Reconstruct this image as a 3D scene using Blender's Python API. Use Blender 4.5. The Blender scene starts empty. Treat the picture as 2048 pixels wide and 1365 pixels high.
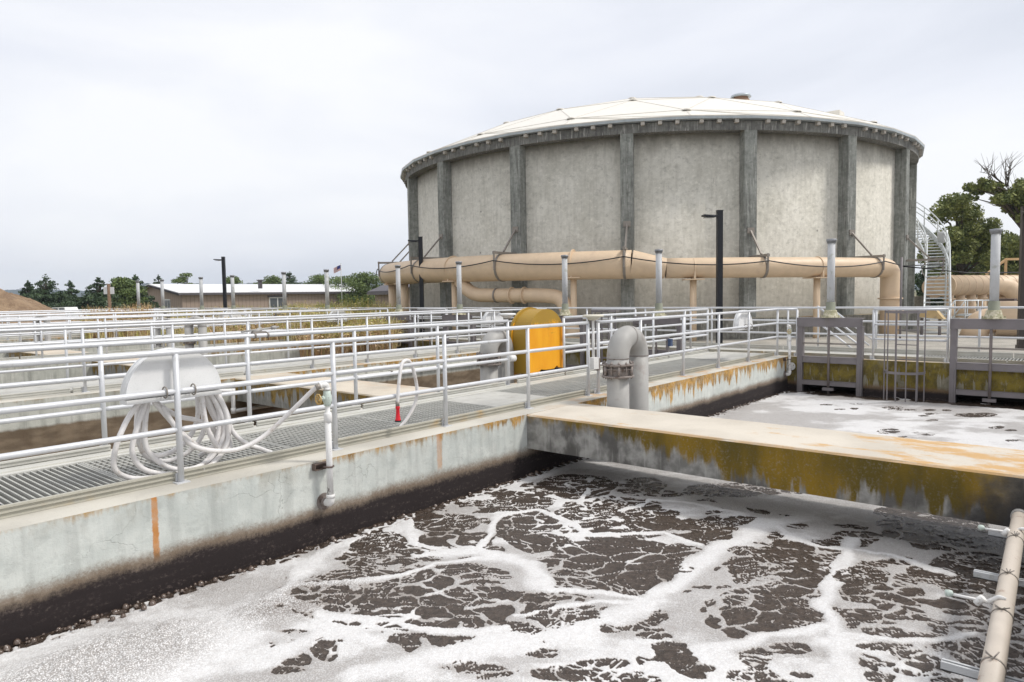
import bpy, bmesh, math, random
import numpy as np
from mathutils import Vector, Matrix

# ------------------------------------------------------------------ camera, sky, sun, exposure
scene = bpy.context.scene
COL = scene.collection
EYE = 1.482
YAW, PITCH, ROLL, FPX = 0.7, -0.0648, -0.016, 1405.1267
def cam_basis():
    cy, sy = math.cos(YAW), math.sin(YAW)
    fx = Vector((cy, sy, 0)); rt = Vector((sy, -cy, 0)); up = Vector((0, 0, 1))
    c, s = math.cos(PITCH), math.sin(PITCH)
    fw = fx*c + up*s; u = -fx*s + up*c
    c, s = math.cos(ROLL), math.sin(ROLL)
    return fw, rt*c + u*s, -rt*s + u*c
FW, RT, UPV = cam_basis()
cam = bpy.data.objects.new('camera', bpy.data.cameras.new('camera'))
COL.objects.link(cam)
m = Matrix((RT, UPV, -FW)).transposed().to_4x4(); m.translation = (0, 0, EYE)
cam.matrix_world = m
cam.data.sensor_width = 36.0
cam.data.lens = FPX/2048*36.0
cam.data.clip_start = 0.05; cam.data.clip_end = 9000
scene.camera = cam

SUN_AZ, SUN_EL = math.radians(-55), math.radians(52)      # direction the sun stands in (world xy), elevation
world = bpy.data.worlds.new('World'); scene.world = world; world.use_nodes = True
wt = world.node_tree; wt.nodes.clear()
def wn(t): return wt.nodes.new(t)
sky = wn('ShaderNodeTexSky'); sky.sky_type = 'NISHITA'; sky.sun_disc = False
sky.sun_elevation = SUN_EL; sky.sun_rotation = math.pi/2 - SUN_AZ
sky.air_density = 1.0; sky.dust_density = 2.0
tc = wn('ShaderNodeTexCoord'); mp = wn('ShaderNodeMapping'); mp.inputs['Scale'].default_value = (1.0, 1.0, 3.2)
nz = wn('ShaderNodeTexNoise'); nz.inputs['Scale'].default_value = 1.7; nz.inputs['Detail'].default_value = 6; nz.inputs['Roughness'].default_value = .48
nz.inputs['Distortion'].default_value = .35
rp = wn('ShaderNodeValToRGB')
rp.color_ramp.elements[0].position = .24; rp.color_ramp.elements[0].color = (6.3, 6.6, 7.3, 1)
rp.color_ramp.elements[1].position = .62; rp.color_ramp.elements[1].color = (9.1, 9.15, 9.35, 1)
e = rp.color_ramp.elements.new(.44); e.color = (7.9, 8.1, 8.7, 1)
mx = wn('ShaderNodeMix'); mx.data_type = 'RGBA'; mx.inputs[0].default_value = .92
bg = wn('ShaderNodeBackground'); bg.inputs['Strength'].default_value = 0.1
ow = wn('ShaderNodeOutputWorld')
L = wt.links.new
L(tc.outputs['Generated'], mp.inputs['Vector']); L(mp.outputs[0], nz.inputs['Vector'])
L(nz.outputs['Fac'], rp.inputs[0]); L(sky.outputs[0], mx.inputs[6]); L(rp.outputs[0], mx.inputs[7])
L(mx.outputs[2], bg.inputs['Color']); L(bg.outputs[0], ow.inputs[0])
sun = bpy.data.objects.new('sun', bpy.data.lights.new('sun', 'SUN')); COL.objects.link(sun)
sun.data.energy = 2.1; sun.data.angle = math.radians(10); sun.data.color = (1, .965, .91)
sd = Vector((math.cos(SUN_EL)*math.cos(SUN_AZ), math.cos(SUN_EL)*math.sin(SUN_AZ), math.sin(SUN_EL)))
sun.rotation_euler = sd.to_track_quat('Z', 'Y').to_euler(); sun.location = (0, -20, 30)
scene.view_settings.view_transform = 'Standard'; scene.view_settings.look = 'None'
scene.view_settings.gamma = 1; scene.view_settings.use_curve_mapping = False
scene.view_settings.exposure = 0.24
scene.cycles.max_bounces = 6; scene.cycles.diffuse_bounces = 3; scene.cycles.glossy_bounces = 3
scene.cycles.transparent_max_bounces = 6; scene.cycles.volume_bounces = 0
random.seed(7); rng = np.random.default_rng(7)

def bear(px, d):
    """ground point at distance d along the bearing (a compass direction noted from the photograph)"""
    az = YAW - math.atan((px-1024)/FPX)
    return Vector((math.cos(az)*d, math.sin(az)*d, 0))

# ------------------------------------------------------------------ object helpers
def obj(name, mesh, mat=None, parent=None, kind=None, label=None, cat=None, group=None, smooth=None):
    if isinstance(mesh, MB): mesh = mesh.mesh(name)
    o = bpy.data.objects.new(name, mesh); COL.objects.link(o)
    if mat is not None and not mesh.materials: mesh.materials.append(mat)
    if parent: o.parent = parent
    for k, v in (('kind', kind), ('label', label), ('category', cat), ('group', group)):
        if v: o[k] = v
    return o
def thing(name, label, cat, loc=(0, 0, 0), rz=0, group=None):
    o = bpy.data.objects.new(name, None); COL.objects.link(o)
    o.location = loc; o.rotation_euler = (0, 0, rz); o.empty_display_size = .2
    o['label'] = label; o['category'] = cat
    if group: o['group'] = group
    return o
def copy_tree(o, parent=None):
    c = o.copy(); COL.objects.link(c); c.parent = parent
    for ch in list(o.children): copy_tree(ch, c)
    return c

class MB:
    def __init__(s): s.v = []; s.f = []; s.sm = []
    def add(s, vs, fs, smooth=False):
        b = len(s.v); s.v += [tuple(v) for v in vs]
        for f in fs: s.f.append(tuple(i+b for i in f)); s.sm.append(smooth)
        return s
    def box(s, x0, x1, y0, y1, z0, z1):
        vs = [(x, y, z) for z in (z0, z1) for x, y in ((x0, y0), (x1, y0), (x1, y1), (x0, y1))]
        return s.add(vs, [(3, 2, 1, 0), (4, 5, 6, 7), (0, 1, 5, 4), (1, 2, 6, 5), (2, 3, 7, 6), (3, 0, 4, 7)])
    def obox(s, c, ax, ay, az):
        """box by centre and three half-axis vectors"""
        c, ax, ay, az = map(Vector, (c, ax, ay, az))
        vs = [c + az*k + ax*i + ay*j for k in (-1, 1) for i, j in ((-1, -1), (1, -1), (1, 1), (-1, 1))]
        return s.add(vs, [(3, 2, 1, 0), (4, 5, 6, 7), (0, 1, 5, 4), (1, 2, 6, 5), (2, 3, 7, 6), (3, 0, 4, 7)])
    def bar(s, p, q, w, h=None, up=(0, 0, 1)):
        p, q = Vector(p), Vector(q); h = h or w
        d = (q-p); ln = d.length/2; d.normalize(); u = Vector(up)
        if abs(d.dot(u)) > .97: u = Vector((1, 0, 0))
        sd_ = d.cross(u).normalized(); u = sd_.cross(d)
        return s.obox((p+q)/2, d*ln, sd_*w/2, u*h/2)
    def tube(s, pts, r, n=10, caps=True, closed=False):
        P = [Vector(p) for p in pts]; R = r if hasattr(r, '__len__') else [r]*len(P)
        m_ = len(P); vs = []; prev = None
        for i, p in enumerate(P):
            if closed: t = P[(i+1) % m_]-P[i-1]
            else: t = P[min(i+1, m_-1)]-P[max(i-1, 0)]
            if t.length < 1e-9: t = Vector((0, 0, 1))
            t.normalize()
            if prev is None:
                a = Vector((0, 0, 1)) if abs(t.z) < .9 else Vector((1, 0, 0))
                u = t.cross(a).normalized()
            else: u = (prev - t*prev.dot(t)).normalized()
            prev = u; w = t.cross(u)
            vs += [p + (u*math.cos(2*math.pi*k/n) + w*math.sin(2*math.pi*k/n))*R[i] for k in range(n)]
        fs = []
        for i in range(m_ if closed else m_-1):
            j = (i+1) % m_
            for k in range(n): fs.append((i*n+k, i*n+(k+1) % n, j*n+(k+1) % n, j*n+k))
        s.add(vs, fs, True)
        if caps and not closed:
            b = len(s.v)-m_*n
            s.f.append(tuple(b+k for k in range(n))[::-1]); s.sm.append(False)
            s.f.append(tuple(b+(m_-1)*n+k for k in range(n))); s.sm.append(False)
        return s
    def lathe(s, prof, c=(0, 0, 0), n=24, smooth=True):
        """prof: list of (r, z); open surface of revolution about z through c"""
        c = Vector(c); vs = []
        for r, z in prof: vs += [c + Vector((r*math.cos(2*math.pi*k/n), r*math.sin(2*math.pi*k/n), z)) for k in range(n)]
        fs = [(i*n+k, i*n+(k+1) % n, (i+1)*n+(k+1) % n, (i+1)*n+k) for i in range(len(prof)-1) for k in range(n)]
        s.add(vs, fs, smooth)
        return s
    def prism(s, poly, off):
        """closed outline (3D points) extruded by vector off"""
        poly = [Vector(p) for p in poly]; off = Vector(off); n = len(poly)
        s.add(poly + [p+off for p in poly], [tuple(range(n))[::-1], tuple(range(n, 2*n))] + [(i, (i+1) % n, n+(i+1) % n, n+i) for i in range(n)])
        return s
    def mesh(s, name='mesh'):
        me = bpy.data.meshes.new(name); me.from_pydata(s.v, [], s.f)
        me.polygons.foreach_set('use_smooth', s.sm)
        me.update()
        bm = bmesh.new(); bm.from_mesh(me); bmesh.ops.recalc_face_normals(bm, faces=bm.faces); bm.to_mesh(me); bm.free()
        return me
def np_mesh(name, V, F):
    me = bpy.data.meshes.new(name); V = np.asarray(V, np.float32); F = np.asarray(F, np.int32)
    me.vertices.add(len(V)); me.vertices.foreach_set('co', V.ravel())
    k = F.shape[1]; me.loops.add(F.size); me.loops.foreach_set('vertex_index', F.ravel())
    me.polygons.add(len(F)); me.polygons.foreach_set('loop_start', np.arange(0, F.size, k, dtype=np.int32))
    me.polygons.foreach_set('loop_total', np.full(len(F), k, np.int32)); me.update(calc_edges=True)
    return me
def spline(pts, k=8, closed=False):
    P = [Vector(p) for p in pts]; out = []; n = len(P)
    rngi = range(n) if closed else range(n-1)
    for i in rngi:
        g = (lambda j: P[j % n]) if closed else (lambda j: P[max(0, min(n-1, j))])
        a, b, c, d = g(i-1), g(i), g(i+1), g(i+2)
        for j in range(k):
            t = j/k
            out.append(.5*((2*b) + (c-a)*t + (2*a-5*b+4*c-d)*t*t + (3*b-a-3*c+d)*t**3))
    if not closed: out.append(P[-1])
    return out
def bend(pts, rad, k=6):
    """polyline with rounded corners"""
    P = [Vector(p) for p in pts]; out = [P[0]]
    for i in range(1, len(P)-1):
        a, b, c = P[i-1], P[i], P[i+1]
        u, w = (a-b), (c-b); r = min(rad, u.length*.49, w.length*.49); u.normalize(); w.normalize()
        p0, p1 = b+u*r, b+w*r
        for j in range(k+1):
            t = j/k; out.append(p0*(1-t)**2 + b*2*t*(1-t) + p1*t*t)
    out.append(P[-1]); return out

# ------------------------------------------------------------------ materials
class Mat:
    def __init__(s, name):
        s.m = bpy.data.materials.new(name); s.m.use_nodes = True; s.t = s.m.node_tree; s.b = s.t.nodes['Principled BSDF']
        s._pos = None
    def n(s, t): return s.t.nodes.new(t)
    def L(s, a, b): s.t.links.new(a, b)
    def pos(s):
        if s._pos is None:
            g = s.n('ShaderNodeNewGeometry'); s._pos = g.outputs['Position']; s._nor = g.outputs['Normal']
            x = s.n('ShaderNodeSeparateXYZ'); s.L(s._pos, x.inputs[0]); s.x, s.y, s.z = x.outputs
            x = s.n('ShaderNodeSeparateXYZ'); s.L(s._nor, x.inputs[0]); s.nx, s.ny, s.nz = x.outputs
        return s._pos
    def inp(s, sock, v):
        if isinstance(v, (int, float)): sock.default_value = v
        elif isinstance(v, tuple): sock.default_value = v if len(v) != 3 or sock.type == 'VECTOR' else (*v, 1)
        else: s.L(v, sock)
    def ma(s, op, a, b=0.0, c=None, clamp=False):
        q = s.n('ShaderNodeMath'); q.operation = op; q.use_clamp = clamp; s.inp(q.inputs[0], a); s.inp(q.inputs[1], b)
        if c is not None: s.inp(q.inputs[2], c)
        return q.outputs[0]
    def scale(s, v, k):
        q = s.n('ShaderNodeVectorMath'); q.operation = 'MULTIPLY'; s.L(v, q.inputs[0]); q.inputs[1].default_value = k; return q.outputs[0]
    def noise(s, sc, det=4, k=(1, 1, 1), rough=.55, dist=0, off=0):
        p = s.scale(s.pos(), k)
        if off:
            q = s.n('ShaderNodeVectorMath'); s.L(p, q.inputs[0]); q.inputs[1].default_value = (off, off*.7, off*1.3); p = q.outputs[0]
        q = s.n('ShaderNodeTexNoise'); s.L(p, q.inputs['Vector']); q.inputs['Scale'].default_value = sc; q.inputs['Detail'].default_value = det
        q.inputs['Roughness'].default_value = rough; q.inputs['Distortion'].default_value = dist; return q.outputs['Fac']
    def voro(s, sc, feat='F1', k=(1, 1, 1)):
        q = s.n('ShaderNodeTexVoronoi'); q.feature = feat; s.L(s.scale(s.pos(), k), q.inputs['Vector']); q.inputs['Scale'].default_value = sc
        return q.outputs['Distance']
    def step(s, v, a, b):
        q = s.n('ShaderNodeMapRange'); q.interpolation_type = 'SMOOTHSTEP'; s.inp(q.inputs[0], v); s.inp(q.inputs[1], float(a)); s.inp(q.inputs[2], float(b)); return q.outputs[0]
    def mix(s, f, a, b, mode='MIX'):
        q = s.n('ShaderNodeMix'); q.data_type = 'RGBA'; q.blend_type = mode; s.inp(q.inputs[0], f); s.inp(q.inputs[6], a); s.inp(q.inputs[7], b); return q.outputs[2]
    def bump(s, h, st=.3, d=.01):
        q = s.n('ShaderNodeBump'); q.inputs['Strength'].default_value = st; q.inputs['Distance'].default_value = d; s.L(h, q.inputs['Height'])
        s.L(q.outputs[0], s.b.inputs['Normal'])
    def fin(s, col, rough=.8, metal=0.0, spec=.4):
        s.inp(s.b.inputs['Base Color'], col); s.inp(s.b.inputs['Roughness'], rough); s.inp(s.b.inputs['Metallic'], metal)
        s.b.inputs['Specular IOR Level'].default_value = spec
        return s.m

def concrete(name, c1, c2, moss=None, black=None, top=None, dots=.0, streak=0.25, dark=(.05, .05, .045), drain=None, rust=(), blotch=.3, topdark=None):
    """moss=(zref, depth, colour, x0, x1): growth hanging from the edge; black=(z, width): tide band; top: colour of upward faces"""
    M = Mat(name); M.pos()
    n1 = M.noise(.9, 5, off=3); n2 = M.noise(7, 6); n3 = M.noise(45, 4, rough=.7)
    st = M.noise(9, 4, k=(1, 1, .09)); st2 = M.noise(26, 3, k=(1, 1, .06), off=5)
    col = M.mix(M.step(M.ma('MULTIPLY_ADD', n2, .5, M.ma('MULTIPLY', n1, .6)), .38, .72), c1, c2)
    col = M.mix(M.ma('MULTIPLY', M.step(st, .46, .7), streak), col, dark)
    col = M.mix(M.ma('MULTIPLY', M.step(st2, .57, .72), streak*.8), col, (.75, .74, .70))
    blot = M.noise(4.5, 7, rough=.72, off=41, k=(1, 1, 1.5)); col = M.mix(M.ma('MULTIPLY', M.step(blot, .53, .66), blotch), col, tuple(k*.62 for k in c1)); col = M.mix(M.ma('MULTIPLY', M.step(blot, .45, .34), blotch), col, tuple(min(.82, k*1.16) for k in c2))
    # hairline cracks and pits
    ck = M.n('ShaderNodeTexVoronoi'); ck.feature = 'DISTANCE_TO_EDGE'; ck.inputs['Scale'].default_value = 1.6
    wv = M.n('ShaderNodeVectorMath'); wv.operation = 'ADD'
    nn = M.n('ShaderNodeTexNoise'); nn.inputs['Scale'].default_value = 3.2; nn.inputs['Detail'].default_value = 6; M.L(M.pos(), nn.inputs['Vector'])
    M.L(M.pos(), wv.inputs[0]); M.L(M.scale(nn.outputs['Color'], (.55,)*3), wv.inputs[1]); M.L(wv.outputs[0], ck.inputs['Vector'])
    crack = M.ma('MULTIPLY', M.ma('SUBTRACT', 1.0, M.step(ck.outputs[0], .0, .010)), M.step(M.noise(1.3, 2, off=9), .5, .62))
    col = M.mix(M.ma('MULTIPLY', crack, .28), col, dark)
    if dots:
        dm = M.ma('MULTIPLY', M.step(n3, .60, .68), M.step(M.noise(1.1, 4, off=13, k=(1, 1, .6)), .45, .62))
        col = M.mix(M.ma('MULTIPLY', dm, dots), col, dark)
    col = M.mix(M.ma('MULTIPLY', M.step(n3, .3, .75), .10), col, (.6, .58, .52))
    if moss:
        zr, dep, mc, x0, x1 = moss
        amt = M.step(M.x, x0, x1) if x1 > x0 else M.ma('ADD', 1.0, 0.0)
        patch = M.step(M.noise(.75, 3, off=21), .30, .62)
        hang = M.ma('MULTIPLY', M.ma('MULTIPLY', M.ma('MULTIPLY_ADD', M.step(st, .34, .68), .75, M.ma('MULTIPLY', st2, .35)), M.ma('MULTIPLY_ADD', patch, .75, .25)), M.ma('MULTIPLY', M.ma('MULTIPLY_ADD', amt, .85, .15), dep))
        below = M.ma('SUBTRACT', zr, M.z)
        mk = M.step(M.ma('ADD', M.ma('SUBTRACT', hang, below), M.ma('MULTIPLY', M.ma('SUBTRACT', M.noise(16, 5, k=(1, 1, .4), off=6, rough=.7), .5), .16)), -.02, .08)
        mk = M.ma('MULTIPLY', mk, M.ma('MULTIPLY_ADD', M.step(n3, .35, .5), .35, .65))
        mcol = M.mix(M.step(n2, .35, .65), mc, tuple(c*.45 for c in mc))
        mcol = M.mix(M.ma('MULTIPLY', M.step(M.noise(20, 4, off=2, k=(1, 1, .35)), .58, .7), .55), mcol, c2)
        col = M.mix(M.ma('MULTIPLY', mk, .93), col, mcol)
    if moss:
        tz = M.ma('MULTIPLY', M.step(M.z, -.24, -.02), M.step(M.noise(3.2, 5, off=61, k=(1, 1, .5), rough=.68), .46, .66))
        col = M.mix(M.ma('MULTIPLY', tz, .42), col, (.27, .24, .18))
    if topdark:
        tz = M.step(M.ma('ADD', M.ma('SUBTRACT', M.z, topdark), M.ma('MULTIPLY', M.noise(2.2, 5, off=61, k=(1, 1, .35), rough=.65), 1.5)), .15, .95)
        col = M.mix(M.ma('MULTIPLY', tz, .5), col, (.22, .19, .16))  # noisy brown darkening, strongest at the top of the panels
        lo = M.ma('SUBTRACT', 1.0, M.step(M.ma('ADD', M.z, M.ma('MULTIPLY', M.noise(1.4, 4, off=71, k=(1, 1, .4)), -2.2)), -.6, 1.6)); col = M.mix(M.ma('MULTIPLY', lo, .35), col, (.20, .17, .13))
        tie = M.n('ShaderNodeTexVoronoi'); tie.inputs['Scale'].default_value = .62; tie.inputs['Randomness'].default_value = .35; M.L(M.pos(), tie.inputs['Vector'])
        col = M.mix(M.ma('MULTIPLY', M.ma('SUBTRACT', 1.0, M.step(tie.outputs[0], .022, .04)), .7), col, (.12, .11, .10))
        scr = M.step(M.noise(1.9, 7, off=81, rough=.78, dist=1.2), .585, .66); col = M.mix(M.ma('MULTIPLY', scr, .32), col, (.22, .205, .18))
    for rx, rw, rb, rs in rust:
        rm = M.ma('SUBTRACT', 1.0, M.step(M.ma('ABSOLUTE', M.ma('SUBTRACT', M.x, M.ma('ADD', M.ma('MULTIPLY_ADD', st, .02, rx), M.ma('MULTIPLY', M.ma('SUBTRACT', n3, .5), .03)))), rw*.6, rw))
        rm = M.ma('MULTIPLY', M.ma('MULTIPLY', rm, M.step(M.z, rb-.06, rb+.02)), M.ma('MULTIPLY_ADD', M.step(n2, .3, .6), .35, .65))
        col = M.mix(M.ma('MULTIPLY', rm, rs), col, M.mix(n2, (.62, .26, .05), (.42, .17, .04)))
    if black:
        zb, zw = black
        zz = M.ma('ADD', M.z, M.ma('MULTIPLY', M.ma('SUBTRACT', M.noise(2.2, 4, off=31), .5), .10))
        zz = M.ma('ADD', zz, M.ma('MULTIPLY', M.ma('SUBTRACT', n3, .5), .10))
        b1 = M.ma('SUBTRACT', 1.0, M.step(zz, zb, zb+zw))
        b2 = M.ma('SUBTRACT', 1.0, M.step(zz, zb-.07, zb+.02))
        col = M.mix(M.ma('MULTIPLY', b1, .85), col, (.16, .10, .055))
        crust = M.mix(M.ma('MULTIPLY', M.step(M.noise(26, 6, k=(1, 1, 1.3), rough=.75), .48, .72), M.step(M.noise(2.0, 4, k=(1, 1, 8), rough=.65), .44, .62)), (.020, .014, .014), (.11, .085, .075))
        col = M.mix(b2, col, crust)
    if drain:
        d1 = M.ma('SUBTRACT', 1.0, M.step(M.ma('ADD', M.z, M.ma('MULTIPLY', M.ma('SUBTRACT', n2, .5), .05)), drain-.04, drain+.02))
        dc = M.mix(M.step(M.noise(2.5, 5, k=(1, 1, 2.5)), .35, .65), (.125, .085, .05), (.23, .17, .11))
        col = M.mix(M.ma('MULTIPLY', d1, .95), col, dc)
    if top:
        tcol = M.mix(M.step(M.noise(1.1, 5, off=7), .35, .7), top, tuple(c*.78 for c in top))
        tcol = M.mix(M.ma('MULTIPLY', M.step(n3, .58, .7), .35), tcol, (.28, .25, .2))
        om = M.ma('MULTIPLY', M.step(M.noise(1.6, 5, off=17, rough=.7), .52, .62), M.step(M.x, 6, 10))
        tcol = M.mix(M.ma('MULTIPLY', om, .6), tcol, (.50, .24, .05))
        col = M.mix(M.step(M.nz, .5, .8), col, tcol)
    M.bump(M.ma('ADD', M.ma('MULTIPLY', n2, .6), M.ma('SUBTRACT', n3, M.ma('MULTIPLY', crack, .8))), .35, .012)
    return M.fin(col, .88)

def plain(name, c, rough=.5, metal=0.0, var=.12, dirt=None, spec=.4, dscale=6, dcut=(.55, .7), bump=.0, vs=(1, 1, 1)):
    M = Mat(name); M.pos()
    n = M.noise(4, 5, k=vs); f = M.noise(60, 3)
    col = M.mix(M.step(n, .3, .7), c, tuple(k*(1-var) for k in c))
    col = M.mix(M.ma('MULTIPLY', M.step(f, .6, .72), .25), col, tuple(k*.6 for k in c))
    if dirt: col = M.mix(M.ma('MULTIPLY', M.step(M.noise(dscale, 5, k=vs, off=4, rough=.65), *dcut), .85), col, dirt)
    if bump: M.bump(f, bump, .004)
    return M.fin(col, M.ma('MULTIPLY_ADD', n, .2, rough-.1), metal, spec)

MOSS_O = (.52, .27, .03); MOSS_G = (.19, .13, .018)
m_wall = concrete('basin_wall_concrete', (.50, .53, .50), (.64, .66, .62), moss=(0, .52, MOSS_O, 2.5, 13), black=(-.48, .11), top=(.60, .57, .50), streak=.22,
                  rust=((2.235, .030, -.46, .95), (5.22, .045, -.36, .55)))
m_walld = concrete('drained_wall_concrete', (.44, .45, .40), (.58, .58, .52), moss=(0, .22, MOSS_O, 3.0, 12), top=(.60, .57, .50), streak=.4, drain=-.42)
m_beam = concrete('beam_concrete', (.20, .20, .18), (.34, .335, .30), moss=(0, .52, (.31, .19, .02), 1, 0), top=(.62, .55, .45), streak=.3)
m_far = concrete('end_wall_concrete', (.17, .15, .09), (.27, .25, .19), moss=(0, 2.3, (.21, .155, .014), 1, 0), black=(-.58, .10), top=(.55, .47, .35), streak=.3)
m_dark = plain('shade_dark_concrete', (.03, .025, .02), .6)  # near-black colour stands in for the shade below gratings and cover
m_deck = plain('deck_plate_grey', (.52, .51, .47), .75, dirt=(.32, .30, .26), dcut=(.5, .75), bump=.2)
m_frp = plain('fibreglass_pale_grey', (.60, .59, .54), .5, dirt=(.42, .38, .28), dscale=3, dcut=(.55, .75))
m_frpn = plain('fibreglass_weathered', (.47, .45, .38), .6, dirt=(.50, .33, .12), dscale=1.2, dcut=(.56, .75))
m_grate = plain('grating_grey', (.46, .455, .42), .65, dirt=(.5, .5, .47), dscale=30, dcut=(.6, .7))
m_rail = plain('aluminium_rail', (.66, .67, .69), .42, .15, var=.08, dirt=(.50, .50, .49), dscale=9, dcut=(.58, .72))
m_clamp = plain('clamp_steel_brown', (.30, .27, .24), .5, .3)
m_steel = plain('painted_steel_mauve', (.215, .195, .20), .55, .1, dirt=(.2, .18, .17))
m_pipe = plain('grey_stainless_pipe', (.40, .39, .37), .58, .05, dirt=(.27, .24, .22), dscale=2.5)
m_stain = plain('rust_stain', (.16, .09, .06), .7)
m_flange = plain('flange_rusty', (.27, .235, .215), .55, .3, dirt=(.13, .09, .07), dscale=14, dcut=(.5, .65))
m_pvc = plain('white_pvc', (.82, .81, .79), .45, dirt=(.45, .42, .36), dscale=20, dcut=(.62, .7))
m_pvcd = plain('white_pvc_peeling', (.82, .81, .79), .5, dirt=(.12, .11, .10), dscale=24, dcut=(.60, .64), vs=(1, 1, .45))
m_white = plain('white_fibreglass', (.80, .80, .79), .4, dirt=(.62, .60, .54), dscale=3, dcut=(.6, .8))
m_hose = plain('white_hose', (.79, .765, .75), .5, dirt=(.52, .46, .40), dscale=8)
m_valve = plain('valve_pale_green', (.58, .66, .60), .5, dirt=(.3, .3, .25), dscale=25)
m_brass = plain('hand_wheel_brass', (.55, .36, .12), .5, .2, dirt=(.7, .65, .5), dscale=30)
m_red = plain('red_plastic', (.72, .015, .03), .35)
m_black = plain('black_plastic', (.02, .02, .022), .45)
m_tan = plain('tan_pipe_paint', (.70, .535, .37), .5, var=.07, dirt=(.55, .41, .29), dscale=1.6, dcut=(.55, .8))
m_lamp = plain('lamp_post_black', (.012, .013, .018), .4)
m_brown = plain('lamp_post_brown', (.05, .04, .035), .5)
m_vent = plain('vent_pipe_grey', (.55, .56, .57), .6, .0, dirt=(.36, .37, .33), dscale=7)
m_ventm = plain('vent_base_mossy', (.34, .32, .20), .7, dirt=(.60, .55, .42), dscale=12, dcut=(.45, .6), bump=.3)
m_capd = plain('vent_cap_grey', (.30, .31, .33), .5, .2)
M_ = Mat('yellow_fibreglass'); M_.pos()
_n = M_.noise(3.2, 6, rough=.62); _f = M_.noise(34, 4, rough=.7)
_c = M_.mix(M_.step(M_.noise(1.5, 3, k=(3, 3, .8)), .35, .7), (.86, .40, .012), (.80, .33, .006))
_msk = M_.ma('ADD', M_.ma('MULTIPLY', M_.step(M_.z, .80, 1.2), .36), M_.ma('MULTIPLY', M_.step(M_.nx, -.3, -.9), .26))
_msk = M_.step(M_.ma('ADD', M_.ma('MULTIPLY_ADD', _f, .5, M_.ma('MULTIPLY', _n, .5)), _msk), .56, .70)
_c = M_.mix(M_.ma('MULTIPLY', _msk, .8), _c, (.26, .19, .03))
M_.bump(_f, .2, .004); m_yellow = M_.fin(_c, .5)
m_panel = concrete('tank_panel_concrete', (.53, .505, .435), (.69, .66, .585), streak=.16, dots=.45, blotch=.5, topdark=7.1, dark=(.16, .14, .11))
m_colm = concrete('tank_column_concrete', (.155, .165, .155), (.30, .31, .29), streak=.5, dots=1.0, blotch=.5, dark=(.035, .035, .03))
m_ring = concrete('tank_ring_concrete', (.10, .10, .097), (.21, .21, .20), streak=.75, dots=.6, dark=(.05, .05, .05))
m_plinth = concrete('plinth_concrete', (.12, .115, .10), (.30, .29, .25), streak=.6, dots=.5, dark=(.04, .035, .03), top=(.3, .28, .2))
m_dome = plain('dome_cream_paint', (.80, .765, .69), .45, var=.05)
m_seam = plain('dome_seam', (.70, .66, .59), .5)
m_fascia = plain('fascia_pale_blue', (.48, .53, .57), .4, .2)
m_corbel = plain('corbel_pale', (.50, .47, .43), .7)
m_stair = plain('galvanised_steel', (.66, .69, .70), .4, .3)
m_roofw = plain('white_roof', (.78, .78, .78), .5)
m_trim = plain('dark_trim', (.10, .09, .10), .6)
m_glass = plain('window_glass', (.08, .09, .10), .15, spec=.7)
m_frame = plain('window_frame_white', (.7, .7, .68), .5)
m_wood = plain('weathered_wood', (.27, .18, .12), .8, dirt=(.36, .28, .2))
m_lumber = plain('new_lumber', (.62, .42, .22), .7)
M_ = Mat('siding_mauve'); M_.pos()
_w = M_.ma('FRACT', M_.ma('MULTIPLY', M_.ma('ADD', M_.x, M_.ma('MULTIPLY', M_.y, -1.0)), 1.9))
_c = M_.mix(M_.ma('SUBTRACT', 1.0, M_.step(_w, .05, .13)), M_.mix(M_.noise(.6, 4), (.36, .28, .225), (.30, .235, .195)), (.17, .13, .11)); m_siding = M_.fin(_c, .8)
M_ = Mat('dirt'); M_.pos(); _a = M_.noise(1.2, 8, rough=.65); _b = M_.noise(6, 5, rough=.7)
_c = M_.mix(M_.step(_a, .35, .65), (.46, .32, .20), (.30, .20, .125)); _c = M_.mix(M_.ma('MULTIPLY', M_.step(_b, .55, .68), .6), _c, (.46, .33, .22))
M_.bump(M_.ma('ADD', _a, _b), 1.0, .25); m_dirt = M_.fin(_c, .95)
M_ = Mat('ground_soil'); M_.pos(); _a = M_.noise(.25, 6, rough=.6); _b = M_.noise(9, 6, rough=.7)
_c = M_.mix(M_.step(_a, .35, .65), (.26, .21, .13), (.15, .17, .07)); _c = M_.mix(M_.ma('MULTIPLY', M_.step(_b, .5, .62), .5), _c, (.36, .34, .29))
M_.bump(_b, .8, .03); m_ground = M_.fin(_c, .95)
M_ = Mat('gravel_apron'); M_.pos(); _a = M_.noise(.8, 5); _b = M_.noise(16, 6, rough=.75)
_c = M_.mix(M_.step(_a, .35, .65), (.44, .41, .36), (.33, .31, .27)); _c = M_.mix(M_.ma('MULTIPLY', M_.step(_b, .54, .62), .6), _c, (.15, .14, .12))
M_.bump(_b, .8, .03); m_gravel = M_.fin(_c, .95)
def leafmat(name, a, b, tr=.15):
    M = Mat(name); M.pos(); at = M.n('ShaderNodeObjectInfo')
    c = M.mix(M.step(M.noise(1.4, 4), .35, .68), a, b)
    c = M.mix(M.ma('MULTIPLY', M.step(M.noise(14, 2), .5, .7), .5), c, tuple(k*1.45 for k in b))
    m_ = M.fin(c, .65); return m_
m_leafc = leafmat('foliage_conifer', (.035, .060, .030), (.075, .115, .050))
m_leafg = leafmat('foliage_green', (.075, .115, .035), (.16, .21, .06))
m_leafo = leafmat('foliage_olive', (.085, .115, .032), (.27, .29, .085))
m_bark = plain('bark', (.10, .08, .06), .9)
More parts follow.
